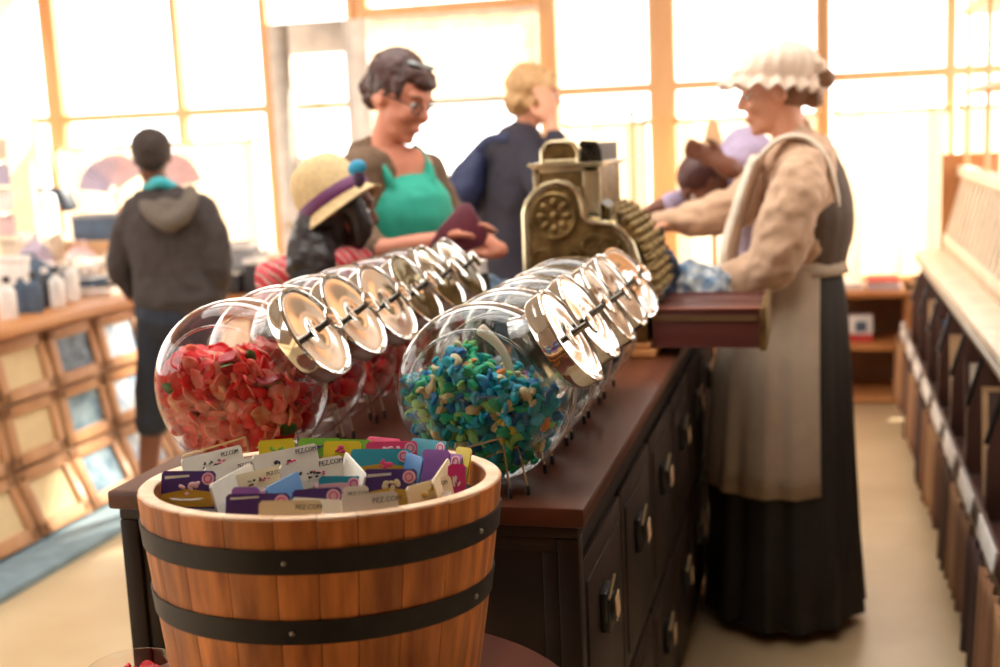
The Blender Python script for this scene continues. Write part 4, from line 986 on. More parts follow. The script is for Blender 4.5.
yk.limb([G(276, 276, -.03), G(278, 292, -.04)], [.060, .058]).limb([G(357, 262, -.02), G(359, 290, -.02)], [.052, .054])
fold(bodymesh('striped_yoke', yk, STRIPE, root, .007), .006, 16)
jn = MB()
for k in (-1, 1): jn.limb([(-1.33+.07*k, GY, .80), (-1.33+.07*k, GY, .4), (-1.33+.07*k, GY, .12)], [.095, .068, .055])
bodymesh('trousers', jn, _M['denim'], root, .01)

# --- blonde customer with the hand at the face ---------------------------
BY_ = 4.8
def B_(px, py, dy=0.): return P(px, py, BY_+dy)
root = thing('person', 'blonde woman in a navy top, hand raised to her face, behind the register', 'person', (-1.15, BY_, 0))
b = MB(); hc = B_(534, 94); X, F = head(b, hc, (.92, .30, -.15), (0, 0, 1), 1.0)
b.limb([hc+Vector((-.02, 0, -.05)), B_(526, 126), B_(524, 138)], [.052, .05, .06])
b.limb([B_(518, 150), B_(518, 190), B_(512, 240), B_(512, 300)], [(.13, .07), (.13, .09), (.12, .09), (.15, .11)], up=(.5, -.85, 0), n=18)
wr = B_(552, 122, -.14)
b.limb([B_(530, 156, -.08), B_(548, 196, -.22), B_(556, 168, -.20), wr], [.05, .042, .036, .026]); hand(b, wr, (-.25, .1, 1), (-.5, .6, .1), 1.0, .3, 1)
b.limb([B_(490, 150, .08), B_(478, 200, .10), B_(500, 245, .02)], [.05, .042, .03]); hand(b, B_(500, 245, .02), (.8, -.3, -.3), (0, 0, -1), .95, .5, -1)
for k in (-1, 1): b.limb([(-1.18+.08*k, BY_, .85), (-1.18+.08*k, BY_, .45), (-1.18+.08*k, BY_, .06)], [.09, .06, .042]); b.limb([(-1.2+.08*k, BY_, .045), (-1.05+.08*k, BY_, .035)], [.04, .034])
bodymesh('body', b, SKIN, root, .009); face_parts(X, F, root)
h = MB().ell(X(-.025, 0, .030), (.100, .092, .095), F).ell(X(-.06, 0, -.035), (.060, .080, .065), F).limb([X(.06, -.05, .08), X(.03, -.08, .0), X(-.02, -.075, -.05)], [.025, .022, .02])
fold(bodymesh('hair', h, M('blonde_hair', (190, 148, 100), .6, var=.2, scale=40), root, .008), .008, 28)
NAVY = M('navy_knit', (46, 42, 54), .85, var=.1)
t_ = MB(); t_.limb([B_(519, 140), B_(516, 185), B_(510, 235), B_(510, 300)], [(.165, .095), (.185, .125), (.16, .125), (.18, .14)], up=(.5, -.85, 0), n=20); t_.limb([B_(523, 130), B_(521, 144)], [.062, .09])
t_.limb([B_(532, 150, -.08), B_(546, 192, -.21), B_(557, 166, -.20), B_(555, 138, -.155)], [.075, .064, .052, .042]); t_.limb([B_(492, 150, .07), B_(480, 198, .10), B_(494, 238, .04)], [.066, .058, .046])
fold(bodymesh('navy_top', t_, NAVY, root, .01), .008, 11)
jn = MB()
for k in (-1, 1): jn.limb([(-1.18+.08*k, BY_, .92), (-1.18+.08*k, BY_, .45), (-1.18+.08*k, BY_, .12)], [.115, .08, .065])
bodymesh('trousers', jn, M('dark_trousers', (50, 52, 66), .85), root, .012)
bk = B_(462, 188, -.10); bp = thing('backpack', 'dark blue backpack hanging on the back of the blonde woman', 'backpack', bk)
q = MB().limb([B_(476, 160, -.05), B_(466, 186, -.08), B_(456, 212, -.08)], [(.06, .05), (.10, .08), (.085, .07)], up=(0, 1, 0)); fold(bodymesh('bag_body', q, M('blue_nylon', (40, 48, 84), .6), bp, .01), .008, 14)
MB().limb([B_(470, 158, -.08), B_(488, 140, -.09), B_(508, 138, -.12)], [(.02, .006)]*3, up=(0, 0, 1)).obj('strap', _M['blue_nylon'], bp)

# --- customer bending down in a lavender shirt ----------------------------
LYy = 4.1
def L_(px, py, dy=0.): return P(px, py, LYy+dy)
root = thing('person', 'customer in a lavender shirt bending over, head down, between register and capped woman', 'person', (-.42, LYy+.3, 0))
b = MB(); hc = L_(702, 182); X, F = head(b, hc, (-.55, -.35, -.75), (-.6, -.2, .75), .82)
b.limb([hc, L_(722, 180, .06), L_(745, 176, .12)], [.045, .05, .06])
b.limb([L_(750, 172, .14), L_(762, 215, .3), L_(765, 290, .42)], [(.15, .09), (.14, .10), (.15, .12)], up=(0, 1, 0))
b.limb([L_(748, 160, 0), L_(730, 168, -.12), L_(716, 160, -.14)], [.045, .038, .026]); hand(b, L_(722, 162, -.14), (-.8, 0, .4), (0, -1, 0), .9, .5, 1)
b.limb([L_(738, 172, .16), L_(700, 196, .08), L_(655, 208, .0)], [.045, .038, .028]); hand(b, L_(655, 208, 0), (-.9, 0, -.3), (0, 0, -1), .9, .3, -1)
for k in (-1, 1): b.limb([(-.2+.08*k, LYy+.42, .85), (-.2+.08*k, LYy+.45, .45), (-.2+.08*k, LYy+.42, .06)], [.085, .06, .042]); b.limb([(-.2+.08*k, LYy+.44, .045), (-.24+.08*k, LYy+.3, .035)], [.04, .034])
bodymesh('body', b, SKIND, root, .009); face_parts(X, F, root, .82)
h = MB().ell(X(-.02, 0, .035), (.085, .072, .070), F); bodymesh('hair', h, M('auburn_hair', (82, 46, 42), .5), root, .008)
LAV = M('lavender_cotton', (170, 154, 180), .85, var=.08, scale=30)
t_ = MB(); t_.limb([L_(748, 166, .10), L_(760, 205, .26), L_(765, 280, .40)], [(.165, .11), (.16, .12), (.16, .13)], up=(0, 1, 0)); t_.limb([L_(752, 152, .02), L_(738, 160, -.06), L_(732, 164, -.10)], [.075, .06, .045])
t_.limb([L_(738, 170, .16), L_(704, 194, .10), L_(668, 206, .02)], [.065, .056, .042]); fold(bodymesh('shirt', t_, LAV, root, .009), .008, 13)
jn = MB()
for k in (-1, 1): jn.limb([(-.2+.08*k, LYy+.42, .92), (-.2+.08*k, LYy+.45, .45), (-.2+.08*k, LYy+.42, .12)], [.11, .08, .065])
bodymesh('trousers', jn, _M['dark_trousers'], root, .012)

# --- boy in a hooded jacket -------------------------------------------------
KY = 4.22
def K(px, py, dy=0.): return P(px, py, KY+dy)
root = thing('person', 'boy seen from behind in a dark hooded jacket and navy shorts, beside the picture cabinet', 'person', (-2.55, KY, 0))
b = MB(); hc = K(152, 157); X, F = head(b, hc, (-.45, .88, -.12), (0, 0, 1), .92)
b.limb([hc+Vector((0, -.02, -.04)), K(158, 186), K(162, 200)], [.05, .045, .06])
b.limb([K(165, 208), K(172, 260), K(176, 310)], [(.16, .085), (.14, .09), (.145, .10)], up=(1, 0, 0), n=18)
b.limb([K(130, 212), K(122, 262), K(132, 296, .05)], [.045, .038, .028]); hand(b, K(132, 294, .05), (.4, .3, -.9), (.8, .3, .2), .85, .5, -1)
b.limb([K(205, 214), K(217, 260), K(212, 300, .06)], [.045, .038, .028]); hand(b, K(212, 298, .06), (-.2, .2, -1), (-1, .1, 0), .85, .5, 1)
fl = onz(140, 512, 0.0)
b.limb([K(160, 320), K(155, 400), K(150, 450), Vector((fl.x+.07, KY, .07))], [.075, .056, .045, .032]); b.limb([Vector((fl.x+.07, KY-.03, .045)), Vector((fl.x+.03, KY+.13, .035))], [.036, .032])
b.limb([K(195, 320), K(196, 400), K(196, 450), K(196, 512, 0)+Vector((0, 0, 0))], [.075, .056, .045, .032]); b.limb([Vector((K(196, 520).x, KY-.03, .045)), Vector((K(196, 520).x-.03, KY+.13, .035))], [.036, .032])
bodymesh('body', b, SKIND, root, .009); face_parts(X, F, root, .92)
h = MB().ell(X(-.018, 0, .034), (.098, .080, .082), F).ell(X(-.06, 0, -.01), (.045, .065, .055), F); fold(bodymesh('hair', h, M('short_black_hair', (52, 38, 32), .75, bump=.2, scale=90), root, .007), .003, 60)
MB().limb([K(146, 187, .0), K(160, 182, -.07), K(174, 188, .0)], [(.022, .018)]*3).obj('shirt_collar', M('teal_shirt', (60, 170, 180), .8), root)
HOOD = M('hoodie_charcoal', (62, 54, 52), .9, var=.1, scale=25, bump=.08)
t_ = MB(); t_.limb([K(166, 202), K(168, 225), K(174, 265), K(180, 300)], [(.165, .085), (.200, .105), (.172, .11), (.19, .13)], up=(1, 0, 0), n=22)
t_.limb([K(138, 210), K(126, 235), K(120, 268), K(131, 290, .05)], [.066, .060, .054, .044]); t_.limb([K(198, 208), K(212, 235), K(219, 268), K(214, 296, .05)], [.066, .062, .056, .046])
o = bodymesh('hooded_jacket', t_, HOOD, root, .009); fold(o, .010, 9); fold(o, .004, 24)
hd = MB().limb([K(140, 196, .02), K(152, 210, -.08), K(172, 222, -.12), K(188, 206, -.08), K(190, 192, .0)], [(.026, .03), (.034, .04), (.040, .044), (.034, .04), (.026, .03)]).ell(K(168, 212, -.075), (.075, .045, .055))
fold(bodymesh('hood', hd, M('hood_lining', (100, 88, 78), .9, scale=40), root, .008), .006, 16)
sh = MB().limb([K(178, 292), K(178, 320)], [(.175, .115), (.18, .125)], up=(1, 0, 0)); sh.limb([K(162, 315), K(156, 380), K(152, 424)], [.098, .084, .070]); sh.limb([K(195, 315), K(197, 380), K(198, 424)], [.098, .086, .072])
fold(bodymesh('shorts', sh, M('navy_shorts', (36, 42, 54), .85), root, .01), .006, 10)
for px, lb in ((None, 0), (196, 1)):
    x = fl.x+.07 if px is None else K(196, 520).x
    MB().limb([(x+.005, KY-.05, .04), (x-.01, KY+.05, .045), (x-.04, KY+.14, .035)], [(.045, .038), (.046, .042), (.04, .032)], up=(1, 0, 0)).obj('shoe', M('dark_shoe', (52, 56, 76), .6), root)
# ------------------------------------------------------------------ left cabinet with picture doors
CXF = -3.0
cb = thing('picture_cabinet', 'long honey wood cabinet with rows of framed flap doors along the left side', 'cabinet', (-3.3, 4.3, 0))
y0c, y1c = 3.12, 5.20
MB().box2((-3.62, y0c, .03), (-3.10, y1c, .80)).box2((-3.10, y0c, .0), (-3.06, y1c, .80)).obj('carcass', M('dark_honey_wood', (150, 100, 62), .5), cb)  # carcass in a darker honey brown than the worktop
w_ = MB(); pts = []
w_.box2((-3.66, y0c-.04, .80), (-2.985, y1c+.04, .845)); w_.limb([(-2.99, y0c-.04, .822), (-2.99, y1c+.04, .822)], [.022, .022])
w_.obj('worktop', ORWOOD, cb, bevel=.004)
GOLDF = M('door_frame_wood', (166, 114, 72), .45, 0, 0, 9, (1, 1, .2), col2=(192, 140, 96))
picM = [M('cream_linen', (214, 188, 144), .8, var=.05, scale=14), M('blue_print', (60, 78, 96), .5, 0, 0, 18, col2=(120, 140, 160), detail=8), M('sea_print', (74, 112, 136), .5, 0, 0, 14, col2=(150, 176, 190), detail=8), M('sunlit_blue_print', (110, 150, 190), .5, 0, 0, 12, col2=(236, 240, 240), detail=6)]  # last print's white is sunlight on the far columns, painted in
rowsz = ((.555, .785, -3.045, -3.005), (.305, .54, -3.02, -2.985), (.045, .29, -2.995, -2.895))
ys = [3.115, 3.46, 3.805, 4.15, 4.495, 4.84, 5.185]
for ci in range(6):
    for ri, (z0, z1, xt, xb) in enumerate(rowsz):
        ya, yb = ys[ci]+.012, ys[ci+1]-.012
        def XP(y, z, o=0.): t = (z-z0)/(z1-z0); return (xb+(xt-xb)*t+o, y, z)
        fr = MB(); m_ = .045
        def slab(mb, ya_, yb_, za, zb, o0, o1):
            v = [XP(ya_, za, o0), XP(yb_, za, o0), XP(yb_, zb, o0), XP(ya_, zb, o0), XP(ya_, za, o1), XP(yb_, za, o1), XP(yb_, zb, o1), XP(ya_, zb, o1)]
            mb.add(v, [(0, 3, 2, 1), (4, 5, 6, 7), (0, 1, 5, 4), (1, 2, 6, 5), (2, 3, 7, 6), (3, 0, 4, 7)])
        slab(fr, ya, yb, z0, z0+m_, 0, .02); slab(fr, ya, yb, z1-m_, z1, 0, .02); slab(fr, ya, ya+m_, z0, z1, 0, .02); slab(fr, yb-m_, yb, z0, z1, 0, .02)
        d = fr.obj('door', GOLDF, cb, bevel=.003)
        pc = MB(); slab(pc, ya+m_, yb-m_, z0+m_, z1-m_, .0, .006)
        mt = picM[0] if ci <= 2 else (picM[1+(ri > 0)*1] if ci == 3 else picM[3])
        pc.obj('picture', mt, d, smooth=False)
low = thing('stair_board', 'blue grey painted board lying along the foot of the picture cabinet', 'board', (-2.85, 4.3, 0))
MB().box2((-2.96, y0c, .0), (-2.66, y1c, .03)).obj('board', M('blue_grey_paint', (128, 150, 160), .6, var=.15), low, bevel=.004)

# ------------------------------------------------------------------ goods
GW = M('white_plastic', (238, 232, 226), .45); GG = M('grey_card', (150, 148, 150), .7); GB = M('blue_grey_cloth', (84, 100, 120), .8, var=.15)
GK = M('charcoal_plastic', (52, 52, 58), .5); GC = M('beige_cloth', (222, 204, 182), .85, var=.08); GT = M('tan_card', (206, 164, 120), .7); GP = M('pale_pink_paper', (232, 196, 196), .7); GL = M('pale_lilac_paper', (190, 178, 200), .7); GR = M('red_card', (196, 60, 52), .6)
def g_box(px, py, y, w, h, d, mat, nm, cat, label, group=None, rz=0, lid=None, zbase=None):
    p = P(px, py, y); z0 = p.z if zbase is None else zbase
    t = thing(nm, label, cat, (p.x, y, z0), group); Rz_ = Matrix.Rotation(R(rz), 3, 'Z')
    MB().box((p.x, y, z0+h/2), (w, d, h), Rz_).obj('body', mat, t, bevel=min(w, h, d)*.08)
    MB().box((p.x, y, z0+h*.93), (w*1.03, d*1.03, h*.14), Rz_).obj('lid', lid or GW, t, bevel=.003)
    return t
def g_bottle(px, py, y, r, h, mat, cap, nm, cat, label, group=None, zbase=None):
    p = P(px, py, y); z0 = p.z if zbase is None else zbase; t = thing(nm, label, cat, (p.x, y, z0), group)
    MB().lathe([(0, 0), (r*.92, 0), (r, h*.04), (r, h*.6), (r*.9, h*.68), (r*.36, h*.78), (r*.34, h*.9), (0, h*.9)], 18, Matrix.Translation((p.x, y, z0))).obj('body', mat, t)
    MB().lathe([(0, h*.86), (r*.45, h*.86), (r*.45, h), (0, h)], 14, Matrix.Translation((p.x, y, z0))).obj('cap', cap, t)
    return t
def g_soft(px, py, y, rx, ry, rz, mat, nm, cat, label, group=None, zbase=None, kind='bag'):
    p = P(px, py, y); z0 = p.z if zbase is None else zbase; t = thing(nm, label, cat, (p.x, y, z0), group)
    q = MB().ell((p.x, y, z0+rz*.9), (rx, ry, rz)).ell((p.x+rx*.2, y, z0+rz*.6), (rx*.9, ry*.9, rz*.6))
    if kind == 'toy':
        for k in (-1, 1): q.ell((p.x+k*rx*.5, y-ry*.5, z0+rz*.3), (rx*.35, ry*.4, rz*.3)); q.ell((p.x+k*rx*.35, y, z0+rz*2.35), (rx*.2, ry*.2, rz*.2))
        q.ell((p.x, y-ry*.1, z0+rz*1.9), (rx*.62, ry*.7, rz*.55))
    fold(bodymesh('body', q, mat, t, max(.008, rx*.08), 2), rx*.12, 3/rx*.5)
    if kind == 'toy':
        for k in (-1, 1): MB().ell((p.x+k*rx*.22, y-ry*.75, z0+rz*1.98), rx*.07, n=8, k=6).obj('eye', GK, t)
    else: MB().tube([(p.x-rx*.4, y, z0+rz*1.6), (p.x-rx*.25, y, z0+rz*2.1), (p.x+rx*.25, y, z0+rz*2.1), (p.x+rx*.4, y, z0+rz*1.6)], rx*.06, 6).obj('handle', mat, t)
    return t
# row of small bottles and stands on the cabinet top
ZT = .845
bs = [(8, 3.98, 'white bottle with dark stopper, leftmost of the row on the cabinet', GW), (22, 4.06, 'white bottle beside it, second of the row on the cabinet', GB), (35, 4.14, 'blue grey bottle, third of the row on the cabinet', GB), (47, 4.22, 'dark glass bottle, fourth of the row on the cabinet', GK), (58, 4.30, 'white bottle with dark cap, rightmost of the row on the cabinet', GW)]
for i, (px, y, lb, mt) in enumerate(bs):
    x = -3.14-(i % 2)*.05
    yy_ = P(px, 300, 1).x; yv = x/yy_        # depth where that picture column meets the cabinet top
    t = g_bottle(px, 300, yv, .032, .17, mt, GK if i % 2 == 0 else GW, 'bottle', 'bottle', lb, 'bottles on the cabinet top', zbase=ZT)
def on_cab(px, x): return x/P(px, 300, 1).x
yv = on_cab(16, -3.36); g_box(16, 300, yv, .12, .22, .08, GW, 'tall_box', 'box', 'tall white printed box behind the bottle row', zbase=ZT)
yv = on_cab(33, -3.42); g_soft(33, 300, yv, .11, .09, .10, GB, 'hat_bag', 'bag', 'dark blue grey soft bag behind the bottle row', zbase=ZT)
yv = on_cab(74, -3.2); g_bottle(74, 300, yv, .03, .19, GW, GW, 'candle', 'candle', 'tall white pillar candle on the cabinet top', zbase=ZT)
yv = on_cab(57, -3.42); g_box(57, 300, yv, .20, .13, .12, GG, 'storage_tin', 'tin', 'grey tin behind the candle on the cabinet top', zbase=ZT)
yv = on_cab(88, -3.3); g_box(88, 300, yv, .15, .08, .14, GB, 'gift_box', 'box', 'low blue grey gift box right of the candle', zbase=ZT)
yv = on_cab(100, -3.22); g_box(100, 300, yv, .22, .04, .16, GW, 'folded_leaflets', 'leaflets', 'flat white stack of leaflets on the far end of the cabinet top', zbase=ZT)
# card spinner at the left edge
sp = P(8, 300, 4.95); t = thing('card_rack', 'tall pale card rack with pink cards at the left edge of the view', 'rack', (sp.x, 4.95, 0))
MB().limb([(sp.x, 4.95, 0), (sp.x, 4.95, 1.62)], [.012, .012]).lathe([(0, 0), (.11, 0), (.11, .02), (0, .02)], 24, Matrix.Translation((sp.x, 4.95, 0))).obj('stem', GW, t)
for k in range(7):
    z = .75+.12*k
    for s_ in (-1, 1): 
        MB().box((sp.x+s_*.055, 4.93, z+.05), (.09, .01, .11), Matrix.Rotation(R(-8), 3, 'X')).obj('greeting_card', [GP, GW, GL, GC][(k+(s_ > 0)) % 4], t, bevel=.001)
        MB().box((sp.x+s_*.055, 4.92, z-.0), (.10, .03, .012)).obj('wire_pocket', WIRE, t)
# low display tables at the back left
def table(x0, x1, y0, y1, z, label):
    t = thing('display_table', label, 'table', ((x0+x1)/2, (y0+y1)/2, 0))
    MB().box2((x0, y0, z-.04), (x1, y1, z)).obj('tabletop', ORWOOD, t, bevel=.005)
    MB().box2((x0+.06, y0+.06, z-.14), (x1-.06, y1-.06, z-.04)).obj('apron', ORWOOD, t)
    for x in (x0+.07, x1-.07):
        for y in (y0+.07, y1-.07): MB().box((x, y, (z-.14)/2), (.06, .06, z-.14)).obj('leg', ORWOOD, t, bevel=.004)
    return t
table(-4.7, -3.75, 5.1, 6.22, .72, 'wooden display table behind the picture cabinet piled with goods')
table(-3.7, -2.75, 5.55, 6.2, .74, 'wooden display table behind the boy holding grey and beige goods')
def on_t(px, py, y, z): return dict(zbase=z)
it = [
 (70, 5.25, .12, .10, .10, GC, 'toy', 'beige plush toy sitting at the front of the goods table'), (92, 5.3, .11, .10, .10, GW, 'toy', 'white plush toy right of the beige one on the goods table'),
 (46, 5.3, .11, .10, .11, GW, 'bag', 'white cloth bag at the left end of the goods table'), (114, 5.3, .11, .09, .11, GC, 'toy', 'beige plush toy nearest the boy on the goods table'),
 (58, 5.88, .11, .10, .18, GC, 'bag', 'large beige bag at the back of the goods table'), (80, 5.58, .11, .10, .15, GP, 'bag', 'pale pink bag at the back of the goods table'), (34, 5.6, .11, .10, .17, GL, 'bag', 'pale lilac bag at the back left of the goods table')]
for px, y, a, b_, c_, mt, kd, lb in it: g_soft(px, 250, y, a, b_, c_, mt, 'plush_toy' if kd == 'toy' else 'cloth_bag', 'toy' if kd == 'toy' else 'bag', lb, zbase=.72, kind=kd)
g_box(104, 250, 5.85, .34, .30, .2, GT, 'crate', 'crate', 'tan crate under the blue grey basket left of the boy', zbase=.72, lid=GT)
g_box(104, 210, 5.86, .30, .14, .2, GB, 'basket', 'basket', 'blue grey basket on the tan crate left of the boy', lid=GG, zbase=1.02)
g_box(22, 250, 5.6, .14, .36, .12, GC, 'tall_carton', 'carton', 'tall cream carton at the left end of the goods table', zbase=.72)
fan = [(100, 178, GL, 'lilac paper fan left of the boy, leftmost of three', -28), (118, 172, GP, 'pink paper fan behind the boys head, middle of three', 8), (176, 172, GP, 'pale pink paper fan right of the boys head', 25)]
for px, py, mt, lb, a_ in fan:
    p = P(px, py, 6.1); t = thing('paper_fan', lb, 'fan', p)
    vs = [(0, 0, -.10)]; n = 18
    for k in range(n+1): q = R(35+110*k/n); vs.append((.20*math.cos(q), .012*(k % 2), -.10+.20*math.sin(q)))
    Mf = Matrix.Translation(p) @ Matrix.Rotation(R(a_), 4, 'Y')
    MB().add([Mf @ Vector(v) for v in vs], [(0, k+1, k+2) for k in range(n)]).obj('pleated_paper', mt, t, solid=.003, smooth=False)
    MB().limb([Mf @ Vector((0, 0, -.10)), Mf @ Vector((0, 0, -.2)), (p.x, p.y-.0, .75)], [.006]*3).obj('stick', GT, t)
right = [(222, 5.8, .2, .22, GC, 'beige carton right of the boy, first on the table'), (243, 5.75, .14, .26, GG, 'grey carton in the middle of the table right of the boy'), (262, 5.8, .12, .2, GT, 'tan carton beside the door pole'), (232, 5.62, .10, .12, GK, 'small charcoal box in front of the cartons right of the boy'), (254, 5.62, .08, .18, GK, 'narrow dark box in front of the tan carton'), (215, 5.62, .08, .12, GW, 'small white box nearest the boy on the right'), (276, 5.9, .12, .16, GG, 'grey box behind the door edge strip')]
for px, y, w, h, mt, lb in right: g_box(px, 250, y, w, h, .12, mt, 'carton', 'box', lb, zbase=.74)
g_bottle(246, 290, 4.6, .05, .24, GW, GW, 'paper_cup_stack', 'cups', 'stack of white cups behind the first left jar', zbase=.95) if False else None
# hanging lamp sign
p = P(54, 188, 5.6); t = thing('hanging_lamp', 'small dark shaded lamp hanging on a thin brass rod at the left', 'lamp', p)
MB().prism([(-.09, .0), (.07, .0), (.11, -.11), (.06, -.13), (.03, -.03), (-.085, -.015)], .10, Matrix.Translation(p)).obj('lamp_shade', M('dark_blue_enamel', (52, 66, 84), .5), t, bevel=.008)
MB().limb([p+Vector((0, 0, 0)), p+Vector((-.01, 0, .24))], [.008, .007]).obj('rod', BRASSROD, t); MB().limb([p+Vector((-.01, 0, .24)), Vector((p.x-.01, p.y, ZC))], [.003, .003]).obj('cable', WIRE, t)
# wall shelf in the corner at the left
t = thing('corner_shelf', 'white framed shelf unit in the far left corner holding cartons and a vase', 'shelf', (-5.1, 6.7, 0))
for x in (-5.45, -4.93): MB().box2((x, 6.5, 0), (x+.035, 6.85, 2.75)).obj('upright', WHITEP, t)
shelfz = (.8, 1.19, 1.53, 1.83, 2.20)
for z in shelfz: MB().box2((-5.45, 6.5, z-.025), (-4.90, 6.85, z)).obj('shelf_board', WINW if z > 1.6 else WHITEP, t, bevel=.003)
def sh_item(x, z, w, h, mt, lb): 
    q = thing('carton', lb, 'box', (x, 6.62, z)); MB().box((x, 6.62, z+h/2), (w, .14, h)).obj('body', mt, q, bevel=.005); MB().box((x, 6.62, z+h*.95), (w*1.03, .15, h*.1)).obj('lid', GW, q)
sh_item(-5.05, 1.83, .13, .17, GC, 'beige carton on the second shelf from the top, left corner'); sh_item(-5.27, 1.83, .11, .2, GG, 'grey carton on the second shelf from the top, left corner')
sh_item(-5.12, 1.53, .14, .19, GT, 'tan carton on the third shelf from the top, left corner'); sh_item(-5.32, 1.53, .12, .16, GC, 'beige carton at the left of the third shelf')
sh_item(-5.10, 1.19, .16, .18, GP, 'pink carton on the fourth shelf, left corner'); sh_item(-5.30, 1.19, .14, .2, GW, 'white carton on the fourth shelf, left corner')
p = Vector((-5.17, 6.64, 2.20)); t = thing('vase', 'orange brown vase on the top shelf in the left corner', 'vase', p)
MB().lathe([(0, 0), (.075, 0), (.07, .012), (.03, .03), (.028, .06), (.06, .10), (.11, .16), (.14, .22), (.13, .27), (.10, .31), (.11, .33), (.095, .33), (.09, .3), (0, .12)], 32, Matrix.Translation(p)).obj('vase_body', M('amber_glaze', (196, 128, 66), .35), t)

# ------------------------------------------------------------------ low shelf at the back right
t = thing('low_shelf', 'low wooden shelf unit under the back window to the right of the assistant', 'shelf', (.15, 6.75, 0))
for x in (-.55, .43): MB().box2((x, 6.5, 0), (x+.03, 6.93, .60)).obj('side_panel', ORWOOD, t, bevel=.003)
for z in (.04, .32, .60): MB().box2((-.55, 6.48, z-.03), (.46, 6.93, z)).obj('shelf_board', ORWOOD, t, bevel=.003)
MB().box2((-.52, 6.91, 0), (.43, 6.93, .58)).obj('back_panel', M('shelf_back_wood', (128, 92, 60), .6), t)
p = P(862, 342, 6.6); t = thing('paint_tin', 'white and red box standing on the middle board of the low shelf', 'box', (.22, 6.62, .32))
MB().box2((.15, 6.58, .32), (.27, 6.68, .345)).box2((.15, 6.58, .345), (.27, 6.68, .36)).obj('red_base', GR, t); MB().box2((.15, 6.58, .36), (.27, 6.68, .46)).obj('body', GW, t, bevel=.004); MB().box2((.18, 6.577, .375), (.24, 6.58, .43)).obj('printed_panel', GB, t)
for k, (x, w, h, mt, nm, lb) in enumerate(((-.32, .2, .04, GW, 'magazine_stack', 'white paper stack at the left on top of the low shelf'), (-.08, .16, .05, GP, 'magazine_stack', 'pink paper stack left of centre on top of the low shelf'), (.12, .18, .035, GW, 'magazine_stack', 'thin white paper stack in the middle on top of the low shelf'), (.33, .16, .05, GL, 'magazine_stack', 'lilac paper stack at the right on top of the low shelf'))):
    q = thing(nm, lb, 'magazines', (x, 6.7, .60), 'paper stacks on the low shelf')
    for s_ in range(3): MB().box((x+random.uniform(-.01, .01), 6.7, .60+h*(s_+.5)/3), (w, .24, h/3*.92), Matrix.Rotation(R(random.uniform(-6, 6)), 3, 'Z')).obj('magazine', [mt, GW, GR][s_] if k % 2 else mt, q)

# ------------------------------------------------------------------ print rack along the right side
RYN, RYF = 2.3, 6.45
t = thing('print_rack', 'long display rack of dark dividers with a white ledge along the right side', 'rack', (.75, 4.4, 0))
WL = M('white_ledge_paint', (238, 222, 198), .4); DKR = M('dark_stained_wood', (66, 40, 34), .45, 0, 0, 9, (1, 1, .2), col2=(92, 58, 46)); CLO = M('brown_cloth', (150, 108, 76), .85, 0, 0, 12, (1, 1, .1), col2=(178, 134, 98))
MB().box2((.475, RYN, .79), (.66, RYF, .825)).obj('ledge', WL, t, bevel=.004)
MB().box2((.465, RYN, .772), (.48, RYF, .79)).obj('ledge_lip', M('grey_steel_strip', (150, 146, 138), .35, .6), t, bevel=.002)
MB().box2((.66, RYN, .10), (1.15, RYF, .80)).obj('back_box', DKR, t)
MB().box2((.412, RYN, .385), (.66, RYF, .405)).obj('bin_floor', DKR, t, bevel=.003)
MB().box2((.405, RYN, .385), (.42, RYF, .455)).obj('bin_lip', DKR, t, bevel=.003)
n = 9; stp = (RYF-RYN-.1)/n
for k in range(n):
    y = RYN+.1+k*stp
    q = MB(); q.prism([(.422, .41), (.66, .41), (.66, .79), (.478, .785), (.425, .60)], .022, Matrix.Translation((0, y, 0))); dv = q.obj('divider', DKR, t, bevel=.003)
    MB().tube([(.425, y, .62), (.468, y, .765), (.49, y, .785)], .009, 8).obj('divider_cap', M('dark_steel', (60, 56, 56), .3, .8), dv)
    MB().box((.400, y+stp/2, .425), (.006, stp*.66, .056), Matrix.Rotation(R(8), 3, 'Y')).obj('price_card', GW, t, bevel=.001)
# framed prints standing in the bins
pm = [GT, GG, DKR, GC, GT, GB, DKR, GG, DKR, GT, GC, GG, DKR]
nm_ = ['nearest', 'second', 'third', 'fourth', 'fifth', 'sixth', 'seventh', 'eighth', 'ninth', 'tenth', 'eleventh', 'twelfth', 'farthest']
for k in range(n):
    y = RYN+.1+(k+.55)*stp; q = thing('framed_print', 'framed print leaning in the %s bin of the right rack' % nm_[k], 'print', (.55, y, .405), 'framed prints in the right rack')
    Mp = Matrix.Translation((.56, y, .405)) @ Matrix.Rotation(R(-12), 4, 'X')
    MB().prism([(-.10, .002), (.09, .002), (.09, .30), (-.10, .30)], .012, Mp).obj('mount', pm[k], q, bevel=.001)
    f = MB()
    for a_, b_ in (((-.11, 0), (-.095, .31)), ((.085, 0), (.10, .31)), ((-.11, 0), (.10, .015)), ((-.11, .295), (.10, .31))): f.prism([(a_[0], a_[1]), (b_[0], a_[1]), (b_[0], b_[1]), (a_[0], b_[1])], .018, Mp)
    f.obj('frame', DKR if k % 2 else GT, q, bevel=.001)
